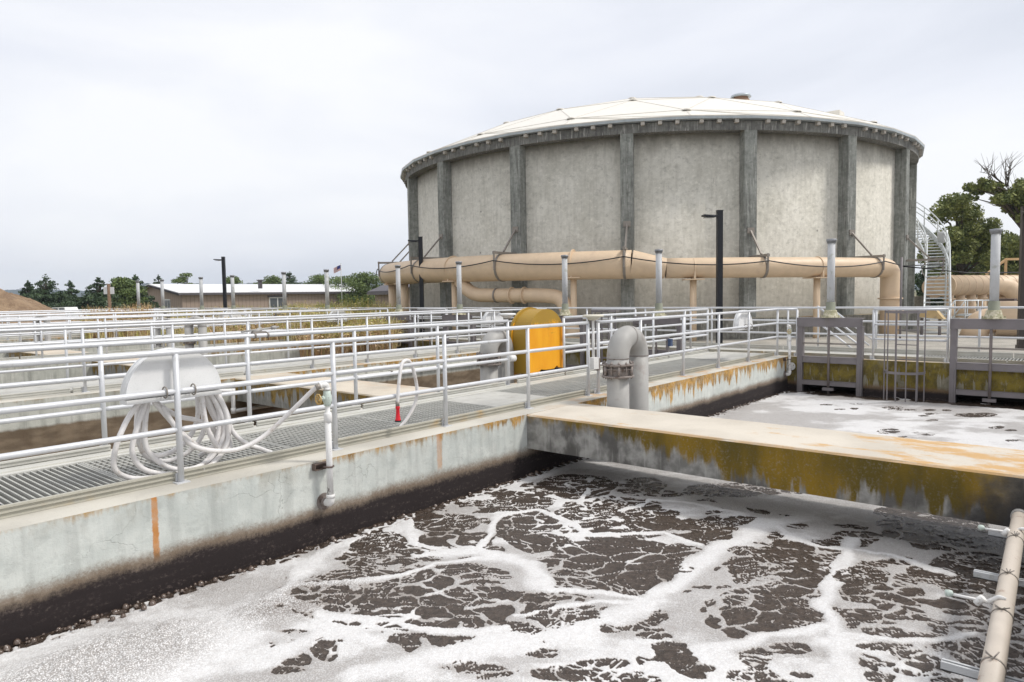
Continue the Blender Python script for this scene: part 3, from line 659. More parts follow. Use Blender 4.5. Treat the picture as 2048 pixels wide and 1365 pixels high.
# ------------------------------------------------------------------ foaming sludge in the front basin
DARK=[(4,5,0.16,-0.21,-0.21,-0.25),(4.81,4.96,0.2,-0.26,-0.2,-0.21),(4.45,4.52,0.21,-0.27,-0.19,-0.19),(5.8,4.8,0.17,-0.22,-0.25,-0.2),(5.54,4.93,0.12,-0.16,-0.15,-0.13),(5.66,4.48,0.08,-0.11,-0.12,-0.1),(5.77,4.13,0.09,-0.11,-0.19,-0.13),(6.71,4.68,0.25,-0.34,-0.38,-0.26),(6.16,3.97,0.09,-0.1,-0.3,-0.2),(6.39,3.75,0.17,-0.23,-0.19,-0.11),(6.09,3.32,0.18,-0.23,-0.21,-0.11),(5.15,4.35,0.15,-0.2,-0.25,-0.21),(5.45,4.11,0.06,-0.08,-0.19,-0.14),(5.63,3.37,0.2,-0.27,-0.1,-0.07),(5,3.41,0.19,-0.23,-0.21,-0.14),(5.31,3.13,0.22,-0.29,-0.19,-0.11),(4.86,3.02,0.32,-0.41,-0.4,-0.25),(5.26,2.77,0.1,-0.13,-0.31,-0.17),(5.42,2.73,0.05,-0.07,-0.21,-0.1),(4.38,3.22,0.06,-0.08,-0.1,-0.07),(4.63,2.65,0.14,-0.18,-0.11,-0.06),(4.05,3.09,0.17,-0.23,-0.1,-0.07),(3.83,4.65,0.27,-0.35,-0.06,-0.07),(3.61,4.63,0.11,-0.15,-0.05,-0.06),(3.57,4.39,0.21,-0.26,-0.07,-0.1),(4.05,4.42,0.08,-0.11,-0.06,-0.06),(3.98,3.93,0.16,-0.2,-0.18,-0.17),(3.73,3.86,0.14,-0.17,-0.12,-0.13),(3.9,3.65,0.1,-0.12,-0.14,-0.12),(3.19,4.13,0.08,-0.1,-0.1,-0.13),(3.35,4.04,0.04,-0.06,-0.15,-0.17),(3.57,4.12,0.04,-0.05,-0.08,-0.08),(3.28,3.79,0.04,-0.04,-0.06,-0.07),(3.42,3.62,0.11,-0.13,-0.11,-0.12),(3.3,3.45,0.08,-0.1,-0.09,-0.09),(3.09,3.82,0.07,-0.09,-0.04,-0.05),(3.05,3.41,0.07,-0.09,-0.02,-0.03),(4,2.63,0.24,-0.29,-0.18,-0.12),(3.83,2.95,0.06,-0.08,-0.06,-0.04),(3.52,2.99,0.09,-0.12,-0.07,-0.06),(3.46,2.88,0.07,-0.08,-0.09,-0.08),(3.23,2.88,0.07,-0.08,-0.06,-0.05),(3.34,2.7,0.03,-0.04,-0.04,-0.03),(3.48,2.67,0.05,-0.06,-0.08,-0.06),(3.62,2.59,0.04,-0.05,-0.07,-0.05),(3.27,2.79,0.04,-0.04,-0.04,-0.04),(3.52,2.28,0.07,-0.1,-0.04,-0.03),(3.34,2.32,0.06,-0.09,-0.06,-0.04),(3.21,2.41,0.08,-0.1,-0.04,-0.03),(3.94,2.11,0.05,-0.06,-0.03,-0.02),(3.88,2.01,0.08,-0.1,-0.05,-0.02),(3.83,1.96,0.04,-0.05,-0.04,-0.02),(3.82,1.85,0.04,-0.05,-0.05,-0.03),(3.67,2.11,0.02,-0.03,-0.03,-0.02),(5.44,5.8,0,0,-0.01,-0),(5.82,1.39,0.13,-0.17,-0.3,-0.07),(5.6,1.31,0.13,-0.16,-0.23,-0.06),(5.72,1.04,0.07,-0.09,-0.33,-0.07),(5.2,1.13,0.15,-0.2,-0.13,-0.03),(4.99,1.25,0.04,-0.05,-0.12,-0.04),(6.48,1.26,0.05,-0.07,-0.06,-0.01),(6.08,1.03,0.03,-0.03,-0.05,-0.01),(6.29,1.11,0.04,-0.06,-0.11,-0.02),(6.3,0.92,0.04,-0.05,-0.12,-0.02),(6.22,0.82,0.08,-0.1,-0.23,-0.03),(6.22,0.69,0.07,-0.09,-0.17,-0.02),(5.31,0.77,0.06,-0.07,-0.07,-0.01),(5.02,0.93,0.1,-0.13,-0.07,-0.01),(4.71,1.21,0.05,-0.07,-0.04,-0.02),(4.77,0.99,0.11,-0.14,-0.05,-0.01),(5.03,0.69,0.08,-0.1,-0.08,-0.01),(4.5,1.01,0.08,-0.11,-0.04,-0.01),(4.55,0.82,0.04,-0.07,-0.04,-0.01),(4.35,0.97,0.07,-0.09,-0.06,-0.02),(4.59,0.64,0.06,-0.07,-0.04,-0.01),(6.28,1.82,0.14,-0.17,-0.28,-0.08),(5.75,1.62,0.04,-0.05,-0.12,-0.03),(6.73,1.66,0.12,-0.16,-0.17,-0.04),(7.38,1.48,0.09,-0.11,-0.11,-0.03),(7.28,1.18,0.12,-0.15,-0.23,-0.04),(7.62,1.26,0.05,-0.06,-0.08,-0.01),(7.67,1.06,0.05,-0.06,-0.09,-0.02),(7.29,0.87,0.09,-0.12,-0.18,-0.02),(7.44,0.69,0.07,-0.1,-0.19,-0.01),(7.61,0.85,0.04,-0.06,-0.06,-0.01),(7.74,1.4,0.05,-0.07,-0.06,-0.02),(7.92,1.17,0.06,-0.08,-0.08,-0.01),(5.62,0.41,0.05,-0.06,-0.13,-0.01),(5.27,0.44,0.02,-0.03,-0.1,-0.01),(5.19,0.56,0.03,-0.04,-0.08,-0.01),(5.71,0.64,0.06,-0.08,-0.05,-0.01),(5.57,0.58,0.04,-0.05,-0.1,-0.02),(5.96,0.42,0.05,-0.06,-0.13,-0.01),(6.54,0.82,0.07,-0.1,-0.09,-0.01),(4.73,1.31,0.01,-0.01,-0.02,-0.01),(3,4.53,0.1,-0.13,-0.08,-0.12),(3.24,4.7,0.1,-0.12,-0.07,-0.1),(2.91,4.83,0.01,-0.02,-0.02,-0.04),(2.96,4.29,0.08,-0.1,-0.06,-0.08),(2.55,4.17,0.08,-0.1,-0.02,-0.03),(2.67,3.94,0.04,-0.04,-0.01,-0.02),(2.7,3.79,0.04,-0.05,-0.03,-0.03),(2.46,4,0.07,-0.08,-0.04,-0.06),(2.56,3.79,0.05,-0.07,-0.12,-0.17),(2.3,3.85,0.06,-0.08,-0.11,-0.19),(2.33,3.71,0.05,-0.06,-0.08,-0.11),(2.12,3.84,0.02,-0.02,-0.02,-0.04),(2.37,4.09,0.01,-0.01,-0.01,-0.02),(3,4.47,0.12,-0.16,-0.1,-0.15),(3.74,4.76,0.16,-0.2,-0.11,-0.15),(3.09,4.72,0.07,-0.1,-0.05,-0.06),(14.89,3.68,0.07,-0.1,-0.08,-0.02),(14.22,3.53,0.04,-0.06,-0.12,-0.03),(13.97,3.74,0.06,-0.09,-0.08,-0.02),(14.78,3.01,0.1,-0.15,-0.18,-0.03),(14.61,2.81,0.13,-0.19,-0.12,-0.02),(14.43,2.33,0.1,-0.13,-0.11,-0.02),(14.18,2.38,0.06,-0.09,-0.11,-0.02),(14.86,2.44,0.07,-0.09,-0.12,-0.02),(15,2.17,0.04,-0.07,-0.09,-0.02),(14.69,1.65,0.19,-0.27,-0.28,-0.03),(13.71,2.2,0.06,-0.09,-0.11,-0.02),(12.25,2.58,0.1,-0.13,-0.19,-0.04),(12.29,1.98,0.06,-0.08,-0.11,-0.02),(12.36,2.19,0.04,-0.05,-0.07,-0.01),(11.93,2.3,0.05,-0.06,-0.07,-0.01),(13.52,1.26,0.08,-0.11,-0.12,-0.01),(13.38,1.05,0.05,-0.08,-0.1,-0.01),(12.49,0.98,0.06,-0.09,-0.11,-0.01),(14.44,4.11,0.07,-0.11,-0.11,-0.03),(5.97,1.9,0.23,-0.29,-0.43,-0.14),(5.59,1.68,0.13,-0.17,-0.29,-0.09),(5,1.85,0.14,-0.19,-0.21,-0.08),(4.68,1.69,0.2,-0.25,-0.2,-0.07),(4.97,1.61,0.09,-0.12,-0.16,-0.05),(4.49,1.92,0.08,-0.09,-0.14,-0.06),(6.23,2.79,0.12,-0.15,-0.39,-0.18),(6.77,1.67,0.14,-0.18,-0.19,-0.05),(3.94,2.06,0.08,-0.09,-0.06,-0.02),(3.83,1.94,0.08,-0.09,-0.06,-0.03),(3.8,1.79,0.06,-0.07,-0.05,-0.03),(4.17,1.57,0.08,-0.09,-0.13,-0.05),(4.38,1.43,0.08,-0.1,-0.08,-0.03),(4.12,1.29,0.03,-0.05,-0.04,-0.01),(7.72,3.08,0.39,-0.51,-0.26,-0.1),(3.51,2.25,0.06,-0.09,-0.05,-0.03),(3.25,2.4,0.11,-0.14,-0.06,-0.05),(7.23,4.08,0.14,-0.19,-0.27,-0.16),(7.49,1.14,0.28,-0.36,-0.4,-0.06),(6.59,0.73,0.23,-0.29,-0.42,-0.05),(7.5,1.34,0.17,-0.22,-0.24,-0.04),(7.86,1.5,0.15,-0.2,-0.18,-0.04),(5.42,2.21,0.05,-0.06,-0.13,-0.05),(5.2,2.1,0.05,-0.06,-0.06,-0.02),(7.29,0.72,0.1,-0.13,-0.14,-0.02),(4.68,2.1,0.03,-0.04,-0.08,-0.04),(4.55,2.08,0.02,-0.03,-0.05,-0.03),(3.65,2.13,0.01,-0.02,-0.05,-0.03),(6.42,1.27,0.07,-0.09,-0.06,-0.01),(6.29,1.08,0.05,-0.06,-0.1,-0.02),(4.08,2.44,0.07,-0.08,-0.08,-0.05),(8.13,1.15,0.17,-0.24,-0.19,-0.02)]  # dark sludge patches; some near the beam paint its shadow band
RIVERS=[([(2.42,3.32),(3.01,3.09),(3.71,2.62),(4.36,2.46),(5.14,2.49),(5.84,2.5),(6.68,2.4),(7.01,2.23)],0.13),([(4.2,1.07),(4.64,1.22),(5.1,1.44),(6.03,1.59),(6.73,1.66)],0.08),([(2.79,4.67),(3.49,5.17),(4.42,5.5),(5.36,5.45),(6.52,5.32),(7.31,5.29)],0.09),([(4.04,4.55),(4.43,4.14),(4.47,3.61),(4.14,3.22)],0.1),([(2.99,4.78),(3.3,4.49),(3.66,4.31),(3.98,4.24),(4.39,3.93)],0.05),([(4.11,3.2),(4.32,2.82),(4.52,2.39)],0.05),([(3.64,3.12),(4.05,2.85),(4.52,2.39)],0.04),([(4.96,5.77),(4.23,4.8),(4.24,4.32),(4.43,4.14)],0.05),([(4.47,4.18),(5.34,4.69),(5.72,4.47),(5.39,3.62),(5.88,3.1),(5.77,2.7)],0.05),([(6.12,4.23),(7.03,4.72)],0.05),([(6.22,3.8),(6.73,3.73),(6.94,3.14),(6.81,2.75)],0.05),([(2.83,4.21),(3.08,3.65),(3.26,3.19),(3.45,3.06)],0.06),([(6.68,2.4),(6.35,1.84),(6.44,1.62),(6.52,1.33),(6.34,0.86)],0.06),([(2.19,3.92),(2.65,3.96),(2.82,3.53)],0.1),([(4.03,1.89),(4.47,1.6),(4.81,1.33)],0.07),([(4.71,1.24),(4.87,0.93),(5.31,0.58)],0.05)]
OPEN=[(2.76,4.63),(3.28,5.15),(4.37,5.44),(6.07,5.33),(7.04,5.1),(7.36,4.08),(7.03,2.74),(7.05,1.56),(7.06,0.44),(7.04,-0.04),(4.75,-0.05),(2.59,2.67),(3.07,2.81),(2.92,3),(2.82,3.86)]
def vnoise(x, y, s, seed):
    r = np.random.default_rng(seed); G = r.random((257, 257)); u = x*s+1000.3; v = y*s+1000.7
    i = np.floor(u).astype(int); j = np.floor(v).astype(int); fu = u-i; fv = v-j; fu = fu*fu*(3-2*fu); fv = fv*fv*(3-2*fv); i %= 256; j %= 256
    return (G[i, j]*(1-fu)+G[i+1, j]*fu)*(1-fv)+(G[i, j+1]*(1-fu)+G[i+1, j+1]*fu)*fv
def fbm(x, y, s, seed, o=4, g=.55):
    t = 0; a = 1; w = 0
    for k in range(o): t = t+a*vnoise(x, y, s*2**k, seed+k); w += a; a *= g
    return t/w
def edgevor(x, y, s, seed):
    r = np.random.default_rng(seed); GX = r.random((64, 64)); GY = r.random((64, 64)); u = x*s+500.; v = y*s+500.; ci = np.floor(u).astype(int); cj = np.floor(v).astype(int)
    f1 = np.full(x.shape, 9.); f2 = np.full(x.shape, 9.)
    for a in (-1, 0, 1):
        for b_ in (-1, 0, 1):
            i, j = ci+a, cj+b_; px = i+.15+.7*GX[i % 64, j % 64]; py = j+.15+.7*GY[i % 64, j % 64]; d = np.sqrt((u-px)**2+(v-py)**2)
            n1 = np.minimum(f1, d); f2 = np.minimum(f2, np.maximum(f1, d)); f1 = n1
    return f2-f1, f1
def smst(v, a, b_): t = np.clip((v-a)/(b_-a), 0, 1); return t*t*(3-2*t)
def foam_field(x, y):
    ra, rb_ = x*.644-y*.765, x*.765+y*.644; ra = ra*.68
    wx_ = ra+(fbm(x, y, 2.0, 11)-.5)*.40+(fbm(x, y, 9, 21, 3)-.5)*.02; wy_ = rb_+(fbm(x, y, 2.0, 31)-.5)*.40+(fbm(x, y, 9, 41, 3)-.5)*.02
    wx2 = x+(fbm(x, y, 3.0, 11)-.5)*.10; wy2 = y+(fbm(x, y, 3.0, 31)-.5)*.10
    D = np.full(x.shape, -1.0)
    for cx, cy, ax, ay, bx, by in DARK:
        det = ax*by-ay*bx
        if abs(det) < 1e-6: continue
        L_ = max(math.hypot(ax, ay), math.hypot(bx, by)); sel = (np.abs(x-cx) < 1.5*L_+.15) & (np.abs(y-cy) < 1.5*L_+.15)
        u = ((wx2[sel]-cx)*by-(wy2[sel]-cy)*bx)/det; v = (ax*(wy2[sel]-cy)-ay*(wx2[sel]-cx))/det
        rad = math.sqrt(abs(det)); d = (1.13-np.sqrt(u*u+v*v))*(.5+min(rad, .6)/.22)
        D[sel] = np.maximum(D[sel], d)
    # open-water zone broken into cells of its own
    ins = np.zeros(x.shape, bool); xr, yr_ = x+(fbm(x, y, 1.5, 52)-.5)*.5, y+(fbm(x, y, 1.5, 53)-.5)*.5
    for (x1, y1), (x2, y2) in zip(OPEN, OPEN[1:]+OPEN[:1]):
        if y1 == y2: continue
        ins ^= ((y1 > yr_) != (y2 > yr_)) & (xr < (x2-x1)*(yr_-y1)/(y2-y1)+x1)
    eb, fb = edgevor(ra*1.0+(fbm(x, y, 2.2, 54)-.5)*.35, rb_+(fbm(x, y, 2.2, 55)-.5)*.35, 2.6, 66)
    gate = smst(fbm(x, y, 1.3, 56, 3), .34, .50)
    D2 = np.where(ins, (eb-.08-.22*smst(fbm(x, y, 2.0, 57, 3), .38, .64))*3.4-(1-gate)*1.1, -1)
    D = np.maximum(D, D2)
    core = np.zeros(x.shape)
    for pts, w in RIVERS:
        xo = x+(fbm(x, y, 3, 58)-.5)*.16; yo = y+(fbm(x, y, 3, 59)-.5)*.16
        for (x1, y1), (x2, y2) in zip(pts[:-1], pts[1:]):
            L2 = (x2-x1)**2+(y2-y1)**2+1e-9; tt = np.clip(((xo-x1)*(x2-x1)+(yo-y1)*(y2-y1))/L2, 0, 1); dd = np.hypot(xo-x1-tt*(x2-x1), yo-y1-tt*(y2-y1))
            core = np.maximum(core, 1-dd/(w*(.45+1.7*fbm(x, y, 2.6, 60, 3))*(1.1 if w > .07 else .95)))
    D = D-1.8*smst(core, .05, .7)
    D = D+(fbm(x, y, 5, 51, 4, .5)-.5)*.6
    dark = smst(D, .0, .12)
    e1, _ = edgevor(wx_, wy_, 5.0, 61); e2, _ = edgevor(wx_+.3*(fbm(x, y, 4, 71)-.5), wy_, 9.5, 62); e3, _ = edgevor(wx_, wy_, 26, 63)
    w1 = .06+.15*smst(fbm(x, y, 1.6, 81), .4, .7)
    l1 = (1-smst(e1, w1*.4, w1))*(.55+.45*smst(fbm(x, y, 4, 83), .40, .52)); th = smst(fbm(x, y, 2.6, 91), .40, .60); l2 = (1-smst(e2, .05, .17))*(.15+.85*th)
    l3 = (1-smst(e3, .05, .22))*smst(fbm(x, y, 3.5, 95), .48, .7)*.6
    lace = np.maximum(np.maximum(l1*.95, l2*.85), l3)
    lace = np.maximum(lace, smst(fbm(x, y, 10, 97, 5, .78)-.05*np.clip(D, 0, 1.2), .60, .69)*.55)
    cover = 1-dark*(1-lace)
    # brown bubbling strip along the wall
    dw = Y0-y+(fbm(x, y, 3, 101)-.5)*.07; nearw = 1-smst(dw+(fbm(x, y, 7, 102)-.5)*.12, .09, .20); e4, f4 = edgevor(x+(fbm(x, y, 9, 103)-.5)*.06, y, 7.5, 64)
    cover = np.minimum(cover, 1-nearw*smst(e4, .12, .3)*.9); cover = np.where(dw < .05, np.minimum(cover, .25), cover)
    # slack dark water by the gates at the end wall
    de = 16.2-x+(fbm(x, y, 1.5, 111)-.5)*.5; cover = cover*(1-.93*(1-smst(de, .15, .75))*smst(fbm(x*1.0, y, 2.5, 121, 5), .30, .46))
    cover = np.minimum(cover, np.where(x > 16.2, .35, 1))
    thin = smst(fbm(ra, rb_, 1.4, 131, 5, .6), .36, .62)*(1-.85*smst(core, .0, .9))
    # height: foam stands proud, domes in the bubbles, slow swell from the aeration
    e5, f5 = edgevor(wx_, wy_, 22, 65)
    h = .011*cover + .004*np.clip(core, 0, 1) + .008*cover*(fbm(x, y, 9, 141, 4)-.5) + .035*(fbm(x, y, .9, 151, 3)-.5) + .006*(fbm(x, y, 40, 161, 2)-.5)
    boil = np.maximum(smst(-np.hypot((x-1.55)/1.1, (y-4.65)/.62), -1.0, -.35), .8*smst(-np.hypot((x-2.9)/.9, (y-4.55)/.42), -1.0, -.3)); h = h+boil*(.035*(1-f5)*.8+.02)
    h = h+nearw*(1-smst(f4, .0, .5))*.022
    h = h+(1-smst(de, .2, 1.2))*.05*(fbm(x, y, 5, 171, 4)-.5)
    return np.clip(cover, 0, 1), thin, h, boil
def sludge(xs, ys, name):
    X, Yg = np.meshgrid(xs, ys, indexing='ij'); nx, ny = X.shape; x = X.ravel(); y = Yg.ravel(); c, th, h, boil = foam_field(x, y)
    V = np.stack([x, y, ZW+h], 1); I = np.arange(nx*ny).reshape(nx, ny); F = np.stack([I[:-1, :-1], I[1:, :-1], I[1:, 1:], I[:-1, 1:]], -1).reshape(-1, 4)
    return V, F, c, th, boil
parts = []; base = 0; VV = []; FF = []; AA = [[], [], []]
xs = np.concatenate([np.arange(.6, 4.6, .0125), np.arange(4.6, 8.2, .016), np.arange(8.2, 16.95, .03)])
ys = np.concatenate([np.arange(.1, 5.457, .0135), [5.457]])
V, F, c, th, bo = sludge(xs, ys, 'foam')
me = np_mesh('foaming_sludge', V, F); me.polygons.foreach_set('use_smooth', np.ones(len(F), bool))
for nm, arr in (('cover', c), ('thin', th), ('boil', bo)):
    at_ = me.attributes.new(nm, 'FLOAT', 'POINT'); at_.data.foreach_set('value', arr.astype(np.float32))
M = Mat('foaming_sludge'); M.pos()
def attr(nm): q = M.n('ShaderNodeAttribute'); q.attribute_name = nm; return q.outputs['Fac']
cov, thn, boi = attr('cover'), attr('thin'), attr('boil')
fine = M.noise(75, 4, rough=.75); mid = M.noise(28, 5, rough=.65); big = M.noise(2.2, 4)
cell = M.voro(95); cell2 = M.voro(38)
edge = M.ma('ADD', cov, M.ma('MULTIPLY', M.ma('SUBTRACT', fine, .5), .34)); edge = M.ma('ADD', edge, M.ma('MULTIPLY', M.ma('SUBTRACT', mid, .5), .12))
fm = M.step(edge, .40, .58)
spk = M.ma('MULTIPLY', M.step(M.noise(70, 5, rough=.85, off=3, k=(1, 1, 1)), .58, .66), .55)
brown = M.mix(M.step(mid, .35, .65), (.038, .027, .020), (.082, .060, .046))
brown = M.mix(spk, brown, (.42, .38, .34))
white = M.mix(M.step(M.ma('MULTIPLY_ADD', thn, .5, M.ma('MULTIPLY', big, .5)), .35, .75), (.82, .815, .81), (.58, .57, .56))
white = M.mix(M.ma('MULTIPLY', M.step(cell2, .30, .62), .18), white, (.50, .45, .41))
bub = M.ma('MULTIPLY', M.step(cell, .32, .60), M.ma('MULTIPLY_ADD', boi, .62, M.ma('MULTIPLY_ADD', thn, .42, .10)))
white = M.mix(bub, white, (.22, .19, .17))
white = M.mix(M.ma('MULTIPLY', M.step(M.noise(9, 6, rough=.7, off=14), .50, .68), M.ma('MULTIPLY_ADD', thn, .35, .12)), white, (.34, .31, .29))
white = M.mix(M.ma('MULTIPLY', M.step(fine, .56, .70), .30), white, (.40, .36, .33))
white = M.mix(M.ma('MULTIPLY', M.ma('SUBTRACT', 1.0, M.step(edge, .58, .85)), .45), white, (.36, .31, .27))
col = M.mix(fm, brown, white)
M.bump(M.ma('ADD', M.ma('MULTIPLY', cell, -.6), M.ma('MULTIPLY', fine, .8)), .55, .012)
m_foam = M.fin(col, M.ma('MULTIPLY_ADD', fm, .18, .22), 0.0, .5)
obj('foaming_sludge', me, m_foam, kind='structure')
# loose bubbles and froth lumps along the wall foot
rb = random.Random(3); b = MB()
for i in range(420):
    x = .8+14.5*rb.random()**1.6; y = Y0-.02-abs(rb.gauss(0, .055)); r = rb.uniform(.004, .010)+(rb.random()**4)*.022
    b.lathe([(r, -.3*r), (r*.92, r*.3), (r*.55, r*.75), (.001, r*.95)], (x, y, ZW+.012+rb.uniform(-.002, .012)), 7)
obj('froth_bubbles', b, plain('froth_brown', (.12, .085, .065), .12, dirt=(.45, .40, .36), dscale=22, spec=.8), kind='stuff', label='brown bubbles lining the foot of the long wall', cat='bubbles')

# ------------------------------------------------------------------ goosenecks
def gooseneck(label, p, q, zbot, zweld, r, zfl=None):
    """U pipe: legs at p and q (xy), weld height zweld, half-round on top"""
    p, q = Vector((*p, 0)), Vector((*q, 0)); t = thing('gooseneck_pipe', label, 'pipe', (p.x, p.y, 0), group='gooseneck pipes')
    d = q-p; R = d.length/2; d.normalize(); o = Vector((0, 0, 0)); q0 = q-p
    b = MB(); b.tube([(0, 0, zbot), (0, 0, zweld)], r, 28); obj('near_leg', b, m_pipe, t)
    b = MB(); b.tube([(q0.x, q0.y, zbot), (q0.x, q0.y, zweld)], r, 28); obj('far_leg', b, m_pipe, t)
    c = d*R + Vector((0, 0, zweld)); n = 18
    for s, nm in ((0, 'near_elbow'), (1, 'far_elbow')):
        b = MB(); b.tube([c - d*R*math.cos(math.pi*(s*.5+i/n*.5)) + Vector((0, 0, R*math.sin(math.pi*(s*.5+i/n*.5)))) for i in range(n+1)], r*1.004, 28, caps=False); obj(nm, b, m_pipe, t)
    b = MB()
    for c0, ax in (((0, 0, zweld), Vector((0, 0, 1))), ((q0.x, q0.y, zweld), Vector((0, 0, 1))), (tuple(c+Vector((0, 0, R))), d)):
        c0 = Vector(c0); b.tube([c0-ax*.006, c0+ax*.006], r*1.025, 28, caps=False)
    obj('weld_bead', b, m_flange, t)
    if zfl is not None:
        h = .155; f = MB()
        for z in (zfl, zfl-h): f.lathe([(r, z+.012), (r*1.42, z+.012), (r*1.45, z+.008), (r*1.45, z-.012), (r*1.42, z-.014), (r, z-.014)], n=32)
        fl = obj('flange', f, m_flange, t)
        f = MB(); f.lathe([(r*1.12, zfl-.01), (r*1.12, zfl-h+.01)], n=28); f.lathe([(r*1.30, zfl-.05), (r*1.30, zfl-.065), (r*1.1, zfl-.065)], n=28); obj('coupling_ring', f, m_flange, fl)
        for a in range(12):
            an = a*math.pi/6+.1; x, y = r*1.3*math.cos(an), r*1.3*math.sin(an)
            f = MB(); f.tube([(x, y, zfl-h-.03), (x, y, zfl+.045)], .009, 6); f.tube([(x, y, zfl+.012), (x, y, zfl+.032)], .019, 6, caps=True)
            if a % 2: f.tube([(x, y, zfl-h+.02), (x, y, zfl-.02)], .022, 8)
            obj('bolt', f, m_flange, fl)
    return t
gooseneck('thick grey gooseneck pipe with bolted flange standing behind the mossy beam', (8.10, 4.97), (8.66, 4.99), -1.2, .615, .150, .535)
gooseneck('grey gooseneck pipe with dark flange left of the yellow arched cover', (8.72, 7.86), (9.22, 7.93), -2.6, .52, .150, .50)
for i, (a, b_, yv, zt_) in enumerate(((378, 405, 19.2, 1.06), (313, 340, 22.08, .98), (73, 95, 33.41, 1.0))):
    v1, v2 = bear(a, 1), bear(b_, 1); p = v1*(yv/v1.y); dep = p.x*math.cos(YAW)+p.y*math.sin(YAW); q = v2*(dep/(v2.x*math.cos(YAW)+v2.y*math.sin(YAW)))
    Rr = (q-p).length/2
    gooseneck(['grey gooseneck pipe with two legs showing above the half round hose rack', 'grey gooseneck pipe behind the hose rack, left of the larger looking one', 'farthest grey gooseneck pipe at the left, half hidden by railings'][i], (p.x, p.y), (q.x, q.y), -2.6, zt_-Rr-.113, .113, zt_-Rr-.40)

# ------------------------------------------------------------------ yellow arched cover
t = thing('yellow_cover', 'yellow arched fibreglass cover stained with moss beside the walkway', 'machine cover', (9.35, 7.50, 0))
def arch(x0, x1, z0, ztop, n=20, bite=False):
    r = (x1-x0)/2; cx = (x0+x1)/2; zc = ztop-r*.92; pts = []
    for i in range(n+1):
        a = math.pi*i/n; pts.append((cx+r*math.cos(a), zc+r*.92*math.sin(a)))
    pts = pts[::-1] if False else pts
    low = [(x0, z0)]
    if bite: low += [(x0+.27, z0), (x0+.33, z0+.05), (x0+.45, z0+.035), (x0+.58, z0+.03), (x0+.72, z0+.035), (x0+.80, z0+.085), (x0+.86, z0+.04)]
    low += [(x1, z0+.02)]
    return pts + low
b = MB(); pr = arch(0, 1.02, .13, 1.235, 28, True)
b.prism([(x, 0, z) for x, z in pr], (0, .36, 0)); body = obj('hood', b, m_yellow, t)
for p in body.data.polygons: p.use_smooth = False
b = MB(); pr2 = arch(-.035, 1.055, .10, 1.265, 28)
b.prism([(x, .36, z) for x, z in pr2], (0, .05, 0)); obj('rim_flange', b, m_yellow, t)
b = MB(); b.box(.15, .87, .05, .3, -.1, .13); obj('pedestal', b, m_dark, t)

# ------------------------------------------------------------------ dish hoods on poles
def dish(label, loc, z0, ztop, r, mat_d, mat_p, box=False):
    t = thing('level_sensor_post', label, 'sensor post', loc, group='dish topped sensor posts')
    b = MB(); b.tube([(0, 0, z0), (0, 0, ztop-.06)], .018, 10); obj('pole', b, mat_p, t)
    b = MB(); b.lathe([(0.001, ztop), (r*.9, ztop-.004), (r, ztop-.015), (r, ztop-.035), (r*.75, ztop-.04), (.05, ztop-.085), (.02, ztop-.09)], n=20); obj('dish', b, mat_d, t)
    if box:
        b = MB(); b.box(-.065, .065, -.05, .05, z0-.02, z0+.15); obj('junction_box', b, m_pvc, t)
        b = MB(); b.box(.066, .12, -.04, .04, z0-.05, z0+.13); obj('bracket', b, m_flange, t)
    return t
dish('white pole with cream dish and small white box in the nearest railing gap', (8.66, Y0+yA, 0), .40, 1.185, .155, plain('cream_dish', (.70, .66, .55), .5), m_pvc, True)
dish('white dish on a dark stem just left of the yellow arched cover', (9.05, 7.72, 0), .30, 1.185, .15, m_white, m_flange)
# white actuator next to the second gooseneck
b = MB(); b.tube([(9.0, 7.66, .42), (9.12, 7.62, .42)], .055, 14); o = obj('valve_actuator', b, m_white, label='small round white actuator beside the gooseneck left of the yellow cover', cat='actuator')

# ------------------------------------------------------------------ hose racks
def rack(label, loc, group='half round white hose racks'):
    t = thing('hose_rack', label, 'hose rack', loc, group=group)
    r = .388; n = 28
    pts = [(r*math.cos(math.pi*i/n), 0, .72+r*.97*math.sin(math.pi*i/n)) for i in range(n+1)]
    b = MB(); b.prism(pts, (0, .022, 0)); obj('front_plate', b, m_white, t)
    b = MB(); vs = []; fs = []
    for i in range(n+1):
        an = math.pi*i/n; c_, s_ = math.cos(an), math.sin(an)
        vs += [(q*c_, yv, .72+q*s_*.97) for q, yv in ((r, .022), (r, .105), (r-.012, .105), (r-.012, .022))]
    for i in range(n):
        for j in range(4): fs.append((i*4+j, i*4+4+j, i*4+4+(j+1) % 4, i*4+(j+1) % 4))
    b.add(vs, fs, True); obj('rim', b, m_white, t)
    b = MB(); b.prism([(x, .105, z) for x, _, z in pts], (0, .015, 0)); obj('back_plate', b, m_white, t)
    b = MB(); b.box(-.385, .385, .0, .14, .675, .71); obj('shelf', b, m_white, t)
    for s in (-.115, .115):
        b = MB(); b.tube([(s, -.055+.045*math.cos(a*math.pi/6), .75+.045*math.sin(a*math.pi/6)) for a in range(13)], .006, 6); obj('u_bolt', b, m_clamp, t)
    return t
rk = rack('large half round white hose rack with looped white hose, on the nearest railing at left', (2.60, Y0+yA+.065, 0))
for n in range(5):
    q = copy_tree(rk); q.location = (14.585, Y0+PITCHY*n+yA+.065, 0)
    q['label'] = ['half round white hose rack near the far corner, right of the gooseneck', 'small white hose rack on the second walkway railing, left of the yellow cover', 'small white hose rack on the third walkway railing in front of the dry weeds', 'tiny white hose rack on the fourth walkway railing', 'tiny white hose rack on the fifth walkway railing at far left'][n]

